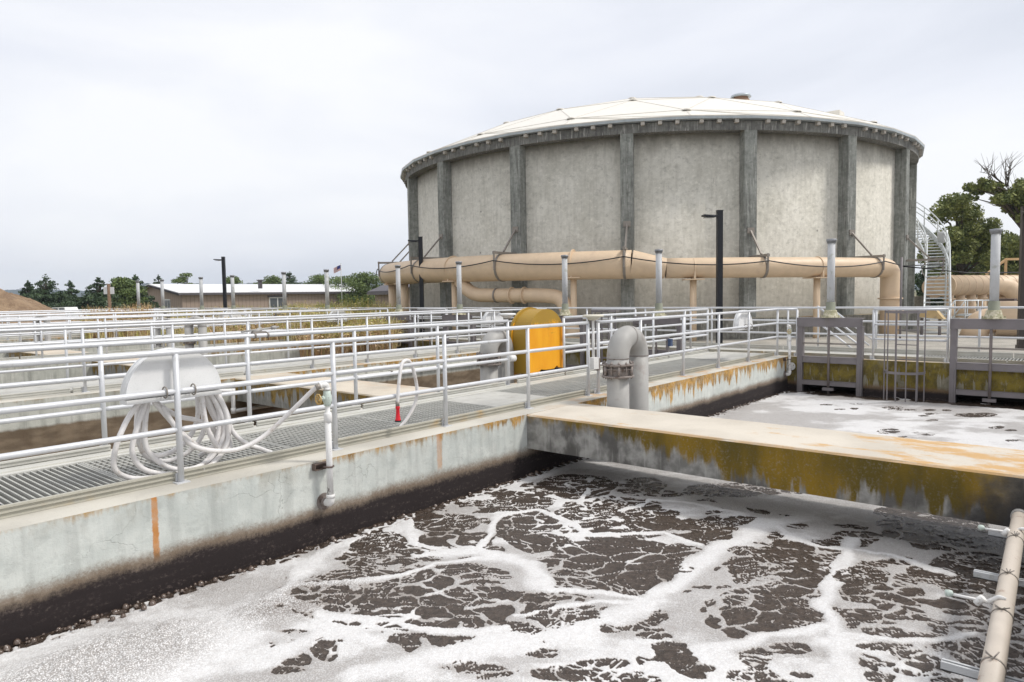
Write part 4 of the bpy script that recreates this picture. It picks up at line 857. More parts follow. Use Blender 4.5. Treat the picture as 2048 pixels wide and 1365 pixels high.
# coiled hose hanging from the rack
cx0, cy0 = 2.60, Y0+yA+.15
H = thing('coiled_hose', 'white hose hanging in big loops from the half round rack down to the grating', 'hose', (0, 0, 0))
def hose(pts, nm='hose_loop', mat=None, r=.021, parent=H, k=8):
    b = MB(); b.tube(spline(pts, k), r, 10); return obj(nm, b, mat or m_hose, parent)
Y = cy0
dk = .075
loops = [
    [(2.36, Y, .70), (2.24, Y-.01, .55), (2.14, Y-.03, .35), (2.13, Y-.02, .18), (2.26, Y+.02, dk), (2.40, Y-.07, dk-.012)],
    [(2.42, Y+.03, .70), (2.34, Y+.02, .52), (2.27, Y+.0, .30), (2.33, Y-.01, .15), (2.47, Y-.02, dk), (2.58, Y-.09, dk-.012)],
    [(2.44, Y+.06, .70), (2.40, Y+.05, .50), (2.39, Y+.03, .30), (2.48, Y+.02, .16), (2.62, Y, dk), (2.76, Y-.05, dk), (2.90, Y+.02, .12), (2.99, Y+.02, .30), (3.01, Y+.02, .50), (2.93, Y+.02, .70)],
    [(2.40, Y+.12, .72), (2.36, Y+.12, .45), (2.42, Y+.14, .22), (2.60, Y+.2, .12), (2.80, Y+.2, .16), (2.92, Y+.15, .32), (2.90, Y+.1, .55), (2.87, Y+.08, .72)],
    [(2.42, Y+.16, .72), (2.40, Y+.18, .40), (2.50, Y+.22, .20), (2.66, Y+.26, .17), (2.82, Y+.24, .26), (2.90, Y+.2, .45), (2.88, Y+.14, .72)],
    [(2.44, Y+.02, .70), (2.56, Y+.0, .52), (2.68, Y+.0, .36), (2.84, Y+.06, .22), (2.98, Y+.06, .14), (3.08, Y+.1, .18), (3.06, Y+.1, .32), (2.98, Y+.1, .50), (2.88, Y+.05, .71)],
    [(2.47, Y+.08, .70), (2.56, Y+.1, .60), (2.70, Y+.1, .50), (2.84, Y+.12, .45), (2.96, Y+.12, .38), (3.03, Y+.14, .30), (3.03, Y+.16, .20), (2.9, Y+.2, dk+.03)],
    [(2.84, Y-.02, .70), (2.86, Y-.03, .45), (2.92, Y-.02, .28), (3.02, Y+.02, .16), (3.12, Y+.08, .16), (3.12, Y+.1, .28), (2.99, Y+.06, .48), (2.90, Y+.03, .7)],
    [(2.96, Y-.02, .70), (3.04, Y-.03, .52), (3.06, Y-.03, .30), (3.00, Y-.03, .16), (2.88, Y-.06, dk), (2.78, Y-.09, dk-.012)],
    [(2.92, Y+.0, .70), (3.01, Y-.01, .50), (3.04, Y+.0, .34), (2.98, Y+.0, .2), (2.86, Y-.01, dk+.01), (2.70, Y-.07, dk-.012)],
    [(2.99, Y+.02, .70), (3.09, Y+.04, .48), (3.13, Y+.04, .32), (3.22, Y+.0, .20), (3.36, Y-.04, .12), (3.44, Y-.08, dk)],
]
for l in loops: hose(l)
# the run up to the standpipe valve, passing between the rails
hose([(2.52, Y, .62), (2.60, Y-.04, .44), (2.72, Y-.08, .27), (2.92, Y-.1, .19), (3.12, Y-.12, .18), (3.30, Y-.16, .25), (3.44, Y-.24, .38), (3.55, Y-.36, .53), (3.63, Y-.46, .65), (3.655, Y-.525, .70)], 'supply_run')
b = MB(); b.tube([(3.635, 5.36, .688), (3.668, 5.345, .702)], .026, 12); b.tube([(3.645, 5.36, .69), (3.652, 5.353, .695)], .029, 12); obj('hose_clamp', b, m_clamp, H)

# ------------------------------------------------------------------ standpipes
def standpipe(label, loc, full=True, mirror=1):
    t = thing('standpipe', label, 'standpipe', loc, group='white water standpipes')
    b = MB(); b.tube([(0, 0, -.32), (0, 0, .42)], .0285, 16); obj('riser', b, m_pvcd, t)
    b = MB(); b.lathe([(.0285, .36), (.036, .365), (.037, .41), (.037, .44), (.030, .45), (.022, .455), (.022, .52)], n=18); obj('coupling', b, m_pvc, t)
    b = MB(); b.tube(bend([(0, .107, -.385), (0, 0, -.385), (0, 0, -.30)], .05), .037, 16); b.tube([(0, 0, -.335), (0, 0, -.30)], .040, 16); obj('bottom_elbow', b, m_pvc, t)
    b = MB(); b.tube([(0, .060, -.385), (0, .106, -.385)], .046, 18); b.tube([(0, .096, -.385), (0, .107, -.385)], .078, 18); obj('wall_collar', b, m_flange, t)
    b = MB(); b.lathe([(.022, .51), (.033, .515), (.035, .54), (.042, .56), (.042, .60), (.034, .62), (.033, .645), (.022, .65), (.02, .68)], n=16); vb = obj('valve_body', b, m_valve, t)
    b = MB(); b.tube([(-.03, -.0, .585), (-.105, -.02, .585)], .012, 8); b.tube([(-.04, -.0, .585), (-.065, -.008, .585)], .022, 8); obj('valve_stem', b, m_valve, vb)
    b = MB(); c = Vector((-.108, -.02, .585)); R = .042
    b.tube([c+Vector((0, R*math.cos(a*math.pi/8), R*math.sin(a*math.pi/8)*(1+.12*(a % 2)))) for a in range(16)], .007, 6, closed=True)
    for a in range(5): b.tube([c, c+Vector((0, R*math.cos(a*1.257), R*math.sin(a*1.257)))], .005, 5)
    obj('hand_wheel', b, m_brass, vb)
    b = MB(); b.tube(bend([(0, 0, .655), (0, 0, .705), (-.075, .015, .70)], .045), .027, 14); b.tube([(0, 0, .655), (0, 0, .675)], .032, 14); b.tube([(-.055, .011, .702), (-.075, .015, .70)], .031, 14); obj('top_elbow', b, m_pvc, t)
    b = MB(); b.box(-.115, .05, .055, .105, -.075, -.065); b.box(-.115, .05, .055, .105, -.025, -.015); b.box(-.115, .05, .098, .107, -.075, -.015); b.box(-.115, -.108, .055, .105, -.075, -.015)
    b.tube([(-.045, .04, -.045), (-.03, -.025, -.045), (0, -.036, -.045), (.03, -.02, -.045), (.045, .05, -.045)], .009, 6); obj('pipe_bracket', b, plain('bracket_brown', (.12, .085, .07), .6) if full else m_flange, t)
    return t
sp = standpipe('white standpipe with pale green valve and brass wheel feeding the looped hose', (3.745, 5.350, 0))
q = copy_tree(sp); q.location = (16.0, 5.35, 0); q['label'] = 'small white standpipe in the far corner beside the round wall cap'

# red nozzle hose over the middle rail
t = thing('nozzle_hose', 'white hose with a red nozzle hung over the middle rail', 'hose', (0, 0, 0))
yr = Y0+yA
hose([(5.03, yr+.13, dk-.01), (5.10, yr+.10, .14), (5.19, yr+.06, .30), (5.21, yr+.04, .46), (5.16, yr+.02, .64), (5.09, yr+.0, .77), (5.02, yr-.01, .805), (4.95, yr-.02, .77), (4.90, yr-.04, .66), (4.865, yr-.05, .50), (4.85, yr-.05, .37)], 'hose', m_hose, .0185, t)
b = MB(); b.tube([(4.85, yr-.05, .385), (4.85, yr-.05, .335)], .022, 12); obj('coupling', b, m_clamp, t)
b = MB(); b.lathe([(.019, .335), (.023, .33), (.023, .31), (.018, .30), (.020, .25), (.026, .20), (.030, .19), (.030, .18)], (4.85, yr-.05, 0), 16); nz_ = obj('nozzle', b, m_red, t)
b = MB(); b.lathe([(.034, .183), (.036, .175), (.034, .168), (.01, .168)], (4.85, yr-.05, 0), 16); obj('rubber_rim', b, m_black, nz_)

# small pipe along the second walkway's face, with an elbow drop
t = thing('service_pipe', 'thin white service pipe clipped along the face of the second walkway', 'pipe', (0, 0, 0))
yy = Y0+PITCHY-.07
b = MB(); b.tube([(7.2, yy, -.24), (XE, yy, -.24)], .03, 10); obj('pipe', b, m_pvc, t)
for x in (8.6, 10.5, 12.2, 14.2):
    b = MB(); b.box(x-.02, x+.02, yy-.045, yy+.069, -.29, -.20); obj('clip', b, m_clamp, t)
t = thing('drop_pipe', 'short white pipe with an elbow dropping beside the hose rack in the drained basin', 'pipe', (0, 0, 0))
b = MB(); b.tube(bend([(6.25, 12.3, -.17), (6.55, 12.3, -.20), (6.55, 12.3, -.58), (7.6, 12.3, -.56)], .05), .037, 12); obj('pipe', b, m_pvc, t)
for p in ((6.55, 12.3, -.21), (6.55, 12.3, -.57)):
    b = MB(); b.tube([Vector(p)+Vector((0, 0, .05)), Vector(p)-Vector((0, 0, .05))], .048, 12); obj('elbow_collar', b, m_pvc, t)

# spray bar clamp seen across the second rail
t = thing('spray_fitting', 'small clamp fitting with hose barb on the far railing left of the standpipe', 'fitting', (4.33, 7.45, ZT))
b = MB(); b.tube([(-.08, 0, 0), (-.06, 0, 0)], .034, 12); b.tube([(.08, 0, 0), (.10, 0, 0)], .034, 12); b.box(-.07, .10, .03, .08, -.02, .045); obj('clamp', b, m_clamp, t)
b = MB(); b.tube([(-.2, .06, .05), (.28, .06, .085)], .011, 8); b.tube([(.18, .06, .078), (.24, .06, .082)], .022, 8); b.tube([(-.05, .06, .03), (.05, .06, .075)], .026, 8); obj('spray_arm', b, m_pipe, t)

# ------------------------------------------------------------------ long pale pipe in the right foreground
t = thing('air_pipe', 'long pale cream pipe strapped along the right hand basin wall', 'pipe', (0, 0, 0))
pa, pb = Vector((2.6, .30, -.33)), Vector((6.62, .452, -.30))
m_cream = plain('cream_pipe', (.62, .55, .47), .55, dirt=(.36, .26, .2), dscale=9, dcut=(.58, .7), vs=(1, 1, 1))
b = MB(); b.tube([pa, pb], .050, 20); obj('pipe', b, m_cream, t)
b = MB(); b.tube([pb, pb+(pb-pa).normalized()*.05], .056, 20); b.tube([pb-(pb-pa).normalized()*.02, pb], .058, 20); obj('end_coupling', b, m_pipe, t)
for x in (3.92, 4.55, 5.15, 5.95):
    c = pa.lerp(pb, (x-pa.x)/(pb.x-pa.x)); d = (pb-pa).normalized()*.006
    b = MB(); b.tube([c-d, c+d], .0535, 20)
    for k in range(6): a = random.uniform(0, 6.28); b.tube([c+Vector((0, 0, .05)), c+Vector((.035*math.cos(a), .035*math.sin(a), .062+random.uniform(0, .012)))], .0035, 5)
    obj('pipe_tie', b, m_clamp, t)
for i, (x, ln) in enumerate(((3.98, .57), (5.38, .60), (6.35, .62))):
    tt = thing('strut_channel', ['lowest pale steel channel sticking out under the cream pipe', 'middle steel channel crossing under the cream pipe', 'topmost steel channel by the dark end of the beam'][i], 'steel channel', (x, .1, 0), group='steel channels under the cream pipe')
    z = pa.lerp(pb, (x-pa.x)/(pb.x-pa.x)).z-.055
    b = MB(); b.box(-.022, .022, 0, ln-.1, z-.042, z-.037); b.box(-.022, -.017, 0, ln-.1, z-.042, z); b.box(.017, .022, 0, ln-.1, z-.042, z); b.box(-.017, -.008, 0, ln-.1, z-.004, z); b.box(.008, .017, 0, ln-.1, z-.004, z)
    obj('channel', b, m_vent, tt)
for i, x in enumerate((4.70, 6.12)):
    tt = thing('spray_nozzle', ['spray nozzle on a thin arm, nearer of the two on the cream pipe', 'spray nozzle on a thin arm at the dark end of the beam'][i], 'nozzle', (x, .40, 0), group='spray nozzles on the cream pipe')
    z = pa.lerp(pb, (x-pa.x)/(pb.x-pa.x)).z
    b = MB(); b.tube(bend([(0, -.03, z+.05), (0, .0, z+.06), (.03, .06, z+.0), (.0, .10, z+.02)], .02), .012, 8); b.tube([(0, .075, z+.035), (0, .11, z-.01)], .020, 8); obj('elbow', b, m_pvc, tt)
    b = MB(); b.tube([(0, .095, z+.015), (-.0, .255, z+.012)], .0085, 8); obj('arm', b, m_pvc, tt)
    b = MB(); b.lathe([(.004, 0), (.020, .0), (.021, .02), (.016, .035), (.006, .04)], (0, 0, 0), 14); nzl = obj('tip', b, m_valve, tt); nzl.location = (0, .26, z+.012); nzl.rotation_euler = (math.radians(80), 0, 0)

# ------------------------------------------------------------------ round tank
C = Vector((33.545, 18.852, 0)); R = 12.6; T0 = 2.905; DT = 2*math.pi/18
ZB, ZE = 7.19, 7.57
def pol(r, t, z): return Vector((C.x+r*math.cos(t), C.y+r*math.sin(t), z))
def lp_(r, t, z): return Vector((r*math.cos(t), r*math.sin(t), z))
tank = thing('round_tank', 'huge round concrete tank with pale domed roof and eighteen columns', 'storage tank', C)
hw = .23/R
for i in range(18):
    t = T0+i*DT; er, et = lp_(1, t, 0), Vector((-math.sin(t), math.cos(t), 0))
    b = MB(); b.obox(er*(R-.22)+Vector((0, 0, (ZB+GZ)/2)), er*.22, et*.235, Vector((0, 0, (ZB-GZ)/2))); cb = obj('column', b, m_colm, tank)
    bm = bmesh.new(); bm.from_mesh(cb.data); bmesh.ops.bevel(bm, geom=[e for e in bm.edges if abs(e.verts[0].co.z-e.verts[1].co.z) > 1], offset=.02, segments=1, affect='EDGES'); bm.to_mesh(cb.data); bm.free()
    # wall panel between this column and the next
    rp_ = R-.43; n = 6; vs = []; fs = []
    a0, a1 = t+hw*.9, t+DT-hw*.9
    for k in range(n+1):
        a = a0+(a1-a0)*k/n; vs += [lp_(rp_, a, GZ), lp_(rp_, a, ZB+.05), lp_(rp_-.3, a, GZ), lp_(rp_-.3, a, ZB+.05)]
    for k in range(n):
        o_ = k*4; fs += [(o_, o_+4, o_+5, o_+1), (o_+2, o_+3, o_+7, o_+6), (o_+1, o_+5, o_+7, o_+3)]
    b = MB(); b.add(vs, fs, True); obj('wall_panel', b, m_panel, tank)
# ring beam and plinth
def ringm(r0, r1, z0, z1, n=108):
    b = MB(); vs = []; fs = []
    for k in range(n):
        a = T0+2*math.pi*k/n; vs += [lp_(r1, a, z0), lp_(r1, a, z1), lp_(r0, a, z1), lp_(r0, a, z0)]
    for k in range(n):
        o_, q = k*4, ((k+1) % n)*4
        for j in range(4): fs.append((o_+j, q+j, q+(j+1) % 4, o_+(j+1) % 4))
    return b.add(vs, fs)
obj('ring_beam', ringm(R-.45, R+.012, ZB, ZE-.05), m_ring, tank)
obj('plinth', ringm(R-.2, R+.35, GZ, .55, 72), m_plinth, tank)
# corbels: two groups of three in each bay
cm = None
for i in range(18):
    for j in range(6):
        f = (j+.5)/6 + (.03 if j < 3 else -.03)*(1 if j % 3 == 0 else -1 if j % 3 == 2 else 0)
        f = [.10, .235, .37, .56, .70, .84][j]
        t = T0+DT*(i+f+.03)
        if cm is None:
            b = MB(); b.add([(-.0, -.07, ZE-.15), (.13, -.07, ZE-.14), (.14, -.07, ZE-.025), (0, -.07, ZE-.025), (-.0, .07, ZE-.15), (.13, .07, ZE-.14), (.14, .07, ZE-.025), (0, .07, ZE-.025)], [(0, 1, 2, 3), (7, 6, 5, 4), (0, 4, 5, 1), (1, 5, 6, 2), (2, 6, 7, 3), (3, 7, 4, 0)]); cm = b.mesh('corbel'); cm.materials.append(m_corbel)
        q = obj('corbel', cm, None, tank); q.location = lp_(R+.012, t, 0); q.rotation_euler = (0, 0, t)
# eave fascia: polygonal, corners in mid bay and at columns
RE = R+.24
b = MB(); vs = []; fs = []; n = 36
for k in range(n):
    a = T0+2*math.pi*k/n; vs += [lp_(RE, a, ZE-.02), lp_(RE+.015, a, ZE+.06), lp_(RE-.2, a, ZE+.07), lp_(RE-.5, a, ZE-.03)]
for k in range(n):
    o_, q = k*4, ((k+1) % n)*4
    for j in range(4): fs.append((o_+j, q+j, q+(j+1) % 4, o_+(j+1) % 4))
b.add(vs, fs); obj('eave_fascia', b, m_fascia, tank)
# dome of triangular panels
HD = 3.25
def dz(r): return ZE+.06+HD*(1-(r/RE)**2)
rings = [(RE-.02, 36, 0.0), (RE*.935, 18, .5), (RE*.70, 18, 0.0), (RE*.45, 12, .25), (RE*.22, 6, 0.0), (0.0, 1, 0.0)]
RV = []
for r, n, off in rings:
    RV.append([lp_(r, T0+2*math.pi*(k+off)/n, dz(r)) for k in range(n)])
panels = []
def zipr(A, B, aoff, boff):
    nA, nB = len(A), len(B); tris = []
    if nB == 1:
        for k in range(nA): tris.append((A[k], A[(k+1) % nA], B[0]))
        return tris
    ang = lambda i, n, off: 2*math.pi*(i+off)/n
    i = j = 0
    while i < nA or j < nB:
        ai, bj = ang(i+1, nA, aoff), ang(j+1, nB, boff)
        if (ai <= bj and i < nA) or j >= nB: tris.append((A[i % nA], A[(i+1) % nA], B[j % nB])); i += 1
        else: tris.append((A[i % nA], B[(j+1) % nB], B[j % nB])); j += 1
    return tris
seam = MB(); seen = set()
for q in range(len(rings)-1):
    for tri in zipr(RV[q], RV[q+1], rings[q][2], rings[q+1][2]):
        c = (tri[0]+tri[1]+tri[2])/3; nr = (tri[1]-tri[0]).cross(tri[2]-tri[0]).normalized(); nr = nr if nr.z > 0 else -nr
        top = [c+(p-c)*.992+nr*.02 for p in tri]; bot = [p-nr*.03 for p in tri]
        b = MB(); b.add(top+bot, [(0, 1, 2), (5, 4, 3), (0, 3, 4, 1), (1, 4, 5, 2), (2, 5, 3, 0)]); obj('roof_panel', b, m_dome, tank)
        for u, w_ in ((0, 1), (1, 2), (2, 0)):
            key = tuple(sorted((tuple(round(k, 2) for k in tri[u]), tuple(round(k, 2) for k in tri[w_]))))
            if key not in seen: seen.add(key); seam.bar(tri[u]+nr*.012, tri[w_]+nr*.012, .05, .035)
obj('seam_batten', seam, m_seam, tank, kind='stuff')
hm = MB(); hm.lathe([(.001, .045), (.16, .04), (.19, .02), (.19, -.02)], (0, 0, 0), 12); hm = hm.mesh('hub_cap'); hm.materials.append(m_seam)
for ring in RV[1:5]:
    for p in ring: q = obj('hub_cap', hm, None, tank); q.location = p
# roof ventilator (seen left of the right shoulder) and small hatch
vt = bear(1480, 1).normalized()*34.0-Vector((C.x, C.y, 0)); zr = dz(vt.length)
b = MB(); b.lathe([(.38, -.35), (.38, .04), (.32, .06), (.32, .15)], (vt.x, vt.y, zr), 20); rv = obj('roof_ventilator', b, plain('ventilator_rust', (.33, .2, .13), .7), tank)
b = MB(); b.lathe([(.01, .31), (.25, .30), (.42, .24), (.46, .15), (.42, .14), (.32, .14)], (vt.x, vt.y, zr), 20); obj('ventilator_cap', b, m_fascia, rv)
vt = bear(1662, 1).normalized()*33.5-Vector((C.x, C.y, 0)); zr = dz(vt.length)
b = MB(); b.box(vt.x-.35, vt.x+.35, vt.y-.35, vt.y+.35, zr-.3, zr+.08); obj('roof_hatch', b, m_dome, tank)

# ------------------------------------------------------------------ tan pipe round the tank
tp = thing('tan_pipe', 'large tan painted pipe curving round the front of the tank on posts', 'pipe', C)
RP = 13.55
def ppath(t0, t1, n, z0, z1): return [lp_(RP, t0+(t1-t0)*i/n, z0+(z1-z0)*i/n) for i in range(n+1)]
b = MB(); b.tube(ppath(2.25, 3.62, 26, 2.62, 2.49), .50, 24); obj('wide_pipe', b, m_tan, tp)
b = MB(); b.tube([lp_(RP, 3.62, 2.49), lp_(RP, 3.705, 2.33)], [.50, .35], 24, caps=False); obj('reducer', b, m_tan, tp)
P = ppath(3.705, 4.30, 14, 2.33, 2.28)
e0 = lp_(RP, 4.30, 2.28); tg = Vector((-math.sin(4.30), math.cos(4.30), 0))
c = e0+tg*.95
P += bend([e0, c, c+Vector((0, 0, -.95))], .9, 12)[1:]
P += [c+Vector((0, 0, -2.5))]
b = MB(); b.tube(P, .35, 24); obj('narrow_pipe', b, m_tan, tp)
b = MB(); cc = Vector((c.x, c.y, 1.12)); b.tube([cc, cc+Vector((0, 0, .05))], .42, 24); obj('flange', b, m_tan, tp)
b = MB(); cc = Vector((c.x, c.y, .75))-er*0; b.tube([cc, cc+Vector((-.25, -.45, 0))], .06, 10); b.tube([cc+Vector((-.23, -.42, 0)), cc+Vector((-.25, -.47, 0))], .10, 10); obj('side_valve', b, m_tan, tp)
# branch pipe
cp = [lp_(RP-.1, 3.062, 2.55), lp_(RP-.1, 3.085, 2.10), lp_(RP-.05, 3.13, 1.62)]
br = [lp_(RP-.05, 3.070, 2.35), lp_(RP-.05, 3.135, 1.52), lp_(RP-.05, 3.24, 1.49), lp_(RP-.05, 3.37, 1.47), lp_(RP-.05, 3.435, 1.40), lp_(RP-.05, 3.462, .2), lp_(RP-.05, 3.462, GZ)]
b = MB(); b.tube(bend(br, .75, 8), .265, 20); bp = obj('branch_pipe', b, m_tan, tp)
for a in (3.282, 3.322):
    p = lp_(RP-.05, a, 1.48); tg = Vector((-math.sin(a), math.cos(a), 0)); b = MB(); b.tube([p-tg*.025, p+tg*.025], .32, 20); obj('flange', b, m_tan, bp)
p = lp_(RP-.05, 3.232, 1.49); tg = Vector((-math.sin(3.232), math.cos(3.232), 0)); b = MB(); b.tube([p-tg*.03, p+tg*.03], .285, 20); obj('strap', b, m_clamp, bp)
# posts
for i, a in enumerate((2.60, 2.758, 3.069, 3.467, 3.774, 4.106)):
    zt = 2.10 if a < 3.6 else 1.95
    p = lp_(RP, a, 0); b = MB(); b.tube([(p.x, p.y, GZ), (p.x, p.y, zt)], .115 if i > 1 else .19, 14); ps = obj('support_post', b, m_tan, tp)
    er_, et_ = lp_(1, a, 0), Vector((-math.sin(a), math.cos(a), 0)); b = MB(); b.obox(Vector((p.x, p.y, zt-.02)), er_*.35, et_*.33, Vector((0, 0, .02)))
    b.obox(Vector((p.x, p.y, zt+.12)), er_*.34, et_*.03, Vector((0, 0, .14))); obj('saddle', b, m_tan, ps)
    if i > 1:
        b = MB(); pc = lp_(RP, a, 2.58 if a < 3.6 else 2.31); b.tube([pc-et_*.02, pc+et_*.02], .515 if a < 3.6 else .365, 24); obj('weld_ring', b, m_tan, ps)
# brackets hanging the pipe from the columns
straps = []
for i in range(-2, 6):
    a = T0+i*DT; rr = .50 if a < 3.65 else .35; zp = 2.62-.095*(a-2.25) if a < 3.65 else 2.33-.08*(a-3.7)
    er_, et_ = lp_(1, a, 0), Vector((-math.sin(a), math.cos(a), 0)); zt = zp+rr+.05; ro = RP+rr+.04
    if i < 5 or True:
        b = MB(); b.bar(lp_(R, a, zt), lp_(ro+.04, a, zt), .09, .09); ar = obj('bracket_arm', b, m_clamp, tp)
        b = MB(); b.bar(lp_(R, a, zt+.95), lp_(R+.85, a, zt+.06), .06, .06); b.obox(lp_(R+.02, a, zt+.95), er_*.02, et_*.13, Vector((0, 0, .10))); obj('diagonal_strut', b, m_clamp, ar)
        pc = lp_(RP, a, zp); b = MB(); nn = 24; s0 = len(b.v)
        pts = [pc+er_*math.cos(k*2*math.pi/nn)*(rr+.015)+Vector((0, 0, math.sin(k*2*math.pi/nn)*(rr+.015))) for k in range(nn)]
        for k in range(nn): b.bar(pts[k], pts[(k+1) % nn], .09, .02, up=tuple((pts[k]-pc).normalized()))
        obj('strap', b, m_clamp, ar)
        b = MB(); b.bar(lp_(ro, a, zt+.06), lp_(ro, a, zp-.1), .05, .05, up=(1, 0, 0)); obj('hanger', b, m_clamp, ar)
    straps.append((a, ro+.04, zp+rr*.30))
# black cable slung from bracket to bracket
b = MB(); P = []
for (a0, r0, z0), (a1, r1, z1) in zip(straps[:-1], straps[1:]):
    for k in range(10):
        f = k/10; P.append(pol(r0+(r1-r0)*f+.02, a0+(a1-a0)*f, z0+(z1-z0)*f-.34*4*f*(1-f)*.62+.10))
P.append(pol(straps[-1][1], straps[-1][0], straps[-1][2]+.1))
e_ = bear(1802, 27.0); P.append(Vector((e_.x, e_.y, 2.25))); e2 = bear(2060, 30.0); P += [e_.lerp(e2, .5)+Vector((0, 0, 2.0)), Vector((e2.x, e2.y, 1.98))]
b.tube(P, .022, 6); obj('power_cable', b, m_black, label='thin black cable sagging along the tan pipe from bracket to bracket', cat='cable')
b = MB(); b.tube([(e_.x, e_.y, GZ), (e_.x, e_.y, 2.55)], .035, 8); obj('cable_post', b, m_steel, label='slim dark post beside the tan pipe elbow carrying the cable', cat='post')

# ------------------------------------------------------------------ spiral stair on the right
st = thing('curved_staircase', 'galvanised curved staircase climbing round the right side of the tank', 'staircase', C)
ri, ro = 13.0, 13.85; tS = 4.86
segs = []                     # (inner point, outer point, z)
dirv = Vector((C.x, C.y, 0))+lp_(13.4, tS, 0); toward = (-Vector((dirv.x, dirv.y, 0))).normalized()
ei = lp_(ri, tS, 0); eo = lp_(ro, tS, 0)
nz0 = 15; zS = 2.15
for k in range(nz0, 0, -1): segs.append((ei+toward*.36*k, eo+toward*.36*k, zS-.155*k))
arcn = 34
for k in range(arcn+1): a = tS+k*.0268; segs.append((lp_(ri, a, 0), lp_(ro, a, 0), zS+.155*k))
tm = []
for k, (p, q, z) in enumerate(segs[:-1]):
    p2, q2, _ = segs[k+1]; f = .8
    b = MB(); v = [p, q, q.lerp(q2, f), p.lerp(p2, f)]; b.prism([Vector((w.x, w.y, z)) for w in v], (0, 0, .045)); obj('tread', b, m_stair, st)
for side in (0, 1):
    pts = [Vector((s[side].x, s[side].y, s[2]+.05)) for s in segs]
    b = MB()
    for a_, c_ in zip(pts[:-1], pts[1:]): b.bar(a_, c_, .05, .26)
    obj('stringer', b, m_stair, st)
    for h in (.55, .80, 1.05):
        b = MB(); b.tube([p+Vector((0, 0, h)) for p in pts], .027, 8); obj('handrail', b, m_stair, st)
    for k in range(0, len(pts), 5):
        b = MB(); b.tube([pts[k], pts[k]+Vector((0, 0, 1.05))], .027, 8); obj('baluster', b, m_stair, st)
# sloping rails of the steps from the cross walkway up to the yard
t = thing('step_rail', 'pair of sloping aluminium handrails behind the left right-hand gate frame', 'handrail', (20.3, 5.6, 0))
for dx in (0, .9):
    for z0 in (1.05, .62):
        b = MB(); b.tube([(dx, .45, z0), (dx+.1, -.85, z0-1.05)], .027, 10); obj('handrail', b, m_rail, t)
    b = MB(); b.tube([(dx, .42, GZ), (dx, .42, 1.05)], .027, 10); obj('post', b, m_rail, t)

# ------------------------------------------------------------------ pipework at the far right
def at(px, d): v = bear(px, 1); return v*(d/(v.x*math.cos(YAW)+v.y*math.sin(YAW)))
t = thing('pipe_manifold', 'ribbed tan pipe manifold on many short legs beside the curved staircase', 'pipes', at(1890, 34))
o = at(1890, 34)
pa, pb = Vector((0, 0, 1.62)), at(2200, 41.5)-o+Vector((0, 0, 1.62))
b = MB(); b.tube([pa, pb], .50, 24); obj('header_pipe', b, m_tan, t)
b = MB(); dd = (pb-pa).normalized(); b.tube([pa-dd*.05, pa], .53, 24); obj('end_cap', b, m_tan, t)
for i in range(11):
    c = pa+dd*(.55+i*.62); b = MB(); b.tube([c-dd*.02, c+dd*.02], .515, 24); rb = obj('rib', b, m_clamp if False else plain('tan_rib', (.58, .44, .32), .6) if i == 0 else rb_m, t)
    rb_m = rb.data.materials[0]
    c = pa+dd*(.35+i*.95)
    b = MB(); b.tube([(c.x, c.y, GZ), (c.x, c.y, 1.2)], .21, 12); lg = obj('leg', b, m_tan, t)
    b = MB(); b.tube([(c.x, c.y, .93), (c.x, c.y, 1.0)], .27, 12); obj('flange', b, m_tan, lg)
t = thing('tan_end_tank', 'tan round ended vessel behind the curved stair treads', 'vessel', at(1868, 36))
b = MB(); d_ = at(1868, 36).normalized(); b.tube([d_*0+Vector((0, 0, 1.55)), d_*2.5+Vector((0, 0, 1.55))], .55, 24); obj('shell', b, m_tan, t)
b = MB(); b.box(-.3, .3, .2, 1.8, GZ, 1.1); obj('saddle', b, m_plinth, t)
o = at(2030, 24)
t = thing('tan_vessel', 'big tan cylinder lying at the right edge behind the gate frame', 'vessel', o)
b = MB(); q = at(2200, 23)-o; b.tube([Vector((0, 0, .40))-q.normalized()*.55, Vector((0, 0, .40))+q], .62, 28); obj('shell', b, m_tan, t)
b = MB(); q2 = at(1930, 25.5)-o; b.tube(bend([Vector((0, 0, .35)), Vector((0, 0, .35))-q.normalized()*1.0, Vector((0, 0, -.3))-q.normalized()*1.2], .7), .42, 20); obj('elbow', b, m_tan, t)
o = at(2010, 36)
t = thing('tan_inlet_elbow', 'tan elbow pipe with a dark rubber joint beneath the timber frame', 'pipe', o)
r_ = at(2060, 36)-o
b = MB(); b.tube(bend([Vector((0, 0, 1.6))-r_*.6, Vector((0, 0, 1.6)), r_*1.0+Vector((0, 0, .6))], .6), .44, 20); obj('elbow', b, m_tan, t)
b = MB(); j = Vector((0, 0, 1.6))*.45+(r_*1.0+Vector((0, 0, .6)))*.55; dj = (r_-Vector((0, 0, 1))).normalized(); b.tube([j-dj*.07, j+dj*.07], .48, 20); obj('rubber_joint', b, m_black, t)
o = at(2030, 38)
t = thing('timber_frame', 'new timber handrail frame above the tan pipes at right edge', 'timber frame', o); r_ = (at(2090, 38)-o).normalized()
for i in range(3):
    b = MB(); b.bar(r_*(-.55+i*.8)+Vector((0, 0, 1.9)), r_*(-.55+i*.8)+Vector((0, 0, 3.0-(.0))), .12, .12, up=(1, 0, 0)); obj('stud', b, m_lumber, t)
b = MB(); b.bar(r_*-.6+Vector((0, 0, 3.0)), r_*1.6+Vector((0, 0, 3.0)), .1, .12); obj('top_plank', b, m_lumber, t)
b = MB(); b.bar(r_*-1.7+Vector((0, 0, 2.1)), r_*1.6+Vector((0, 0, 2.1)), .1, .12); obj('bottom_plank', b, m_lumber, t)
b = MB(); b.bar(r_*-1.6+Vector((0, 0, 2.2)), r_*-.6+Vector((0, 0, 2.95)), .1, .10); obj('brace', b, m_lumber, t)
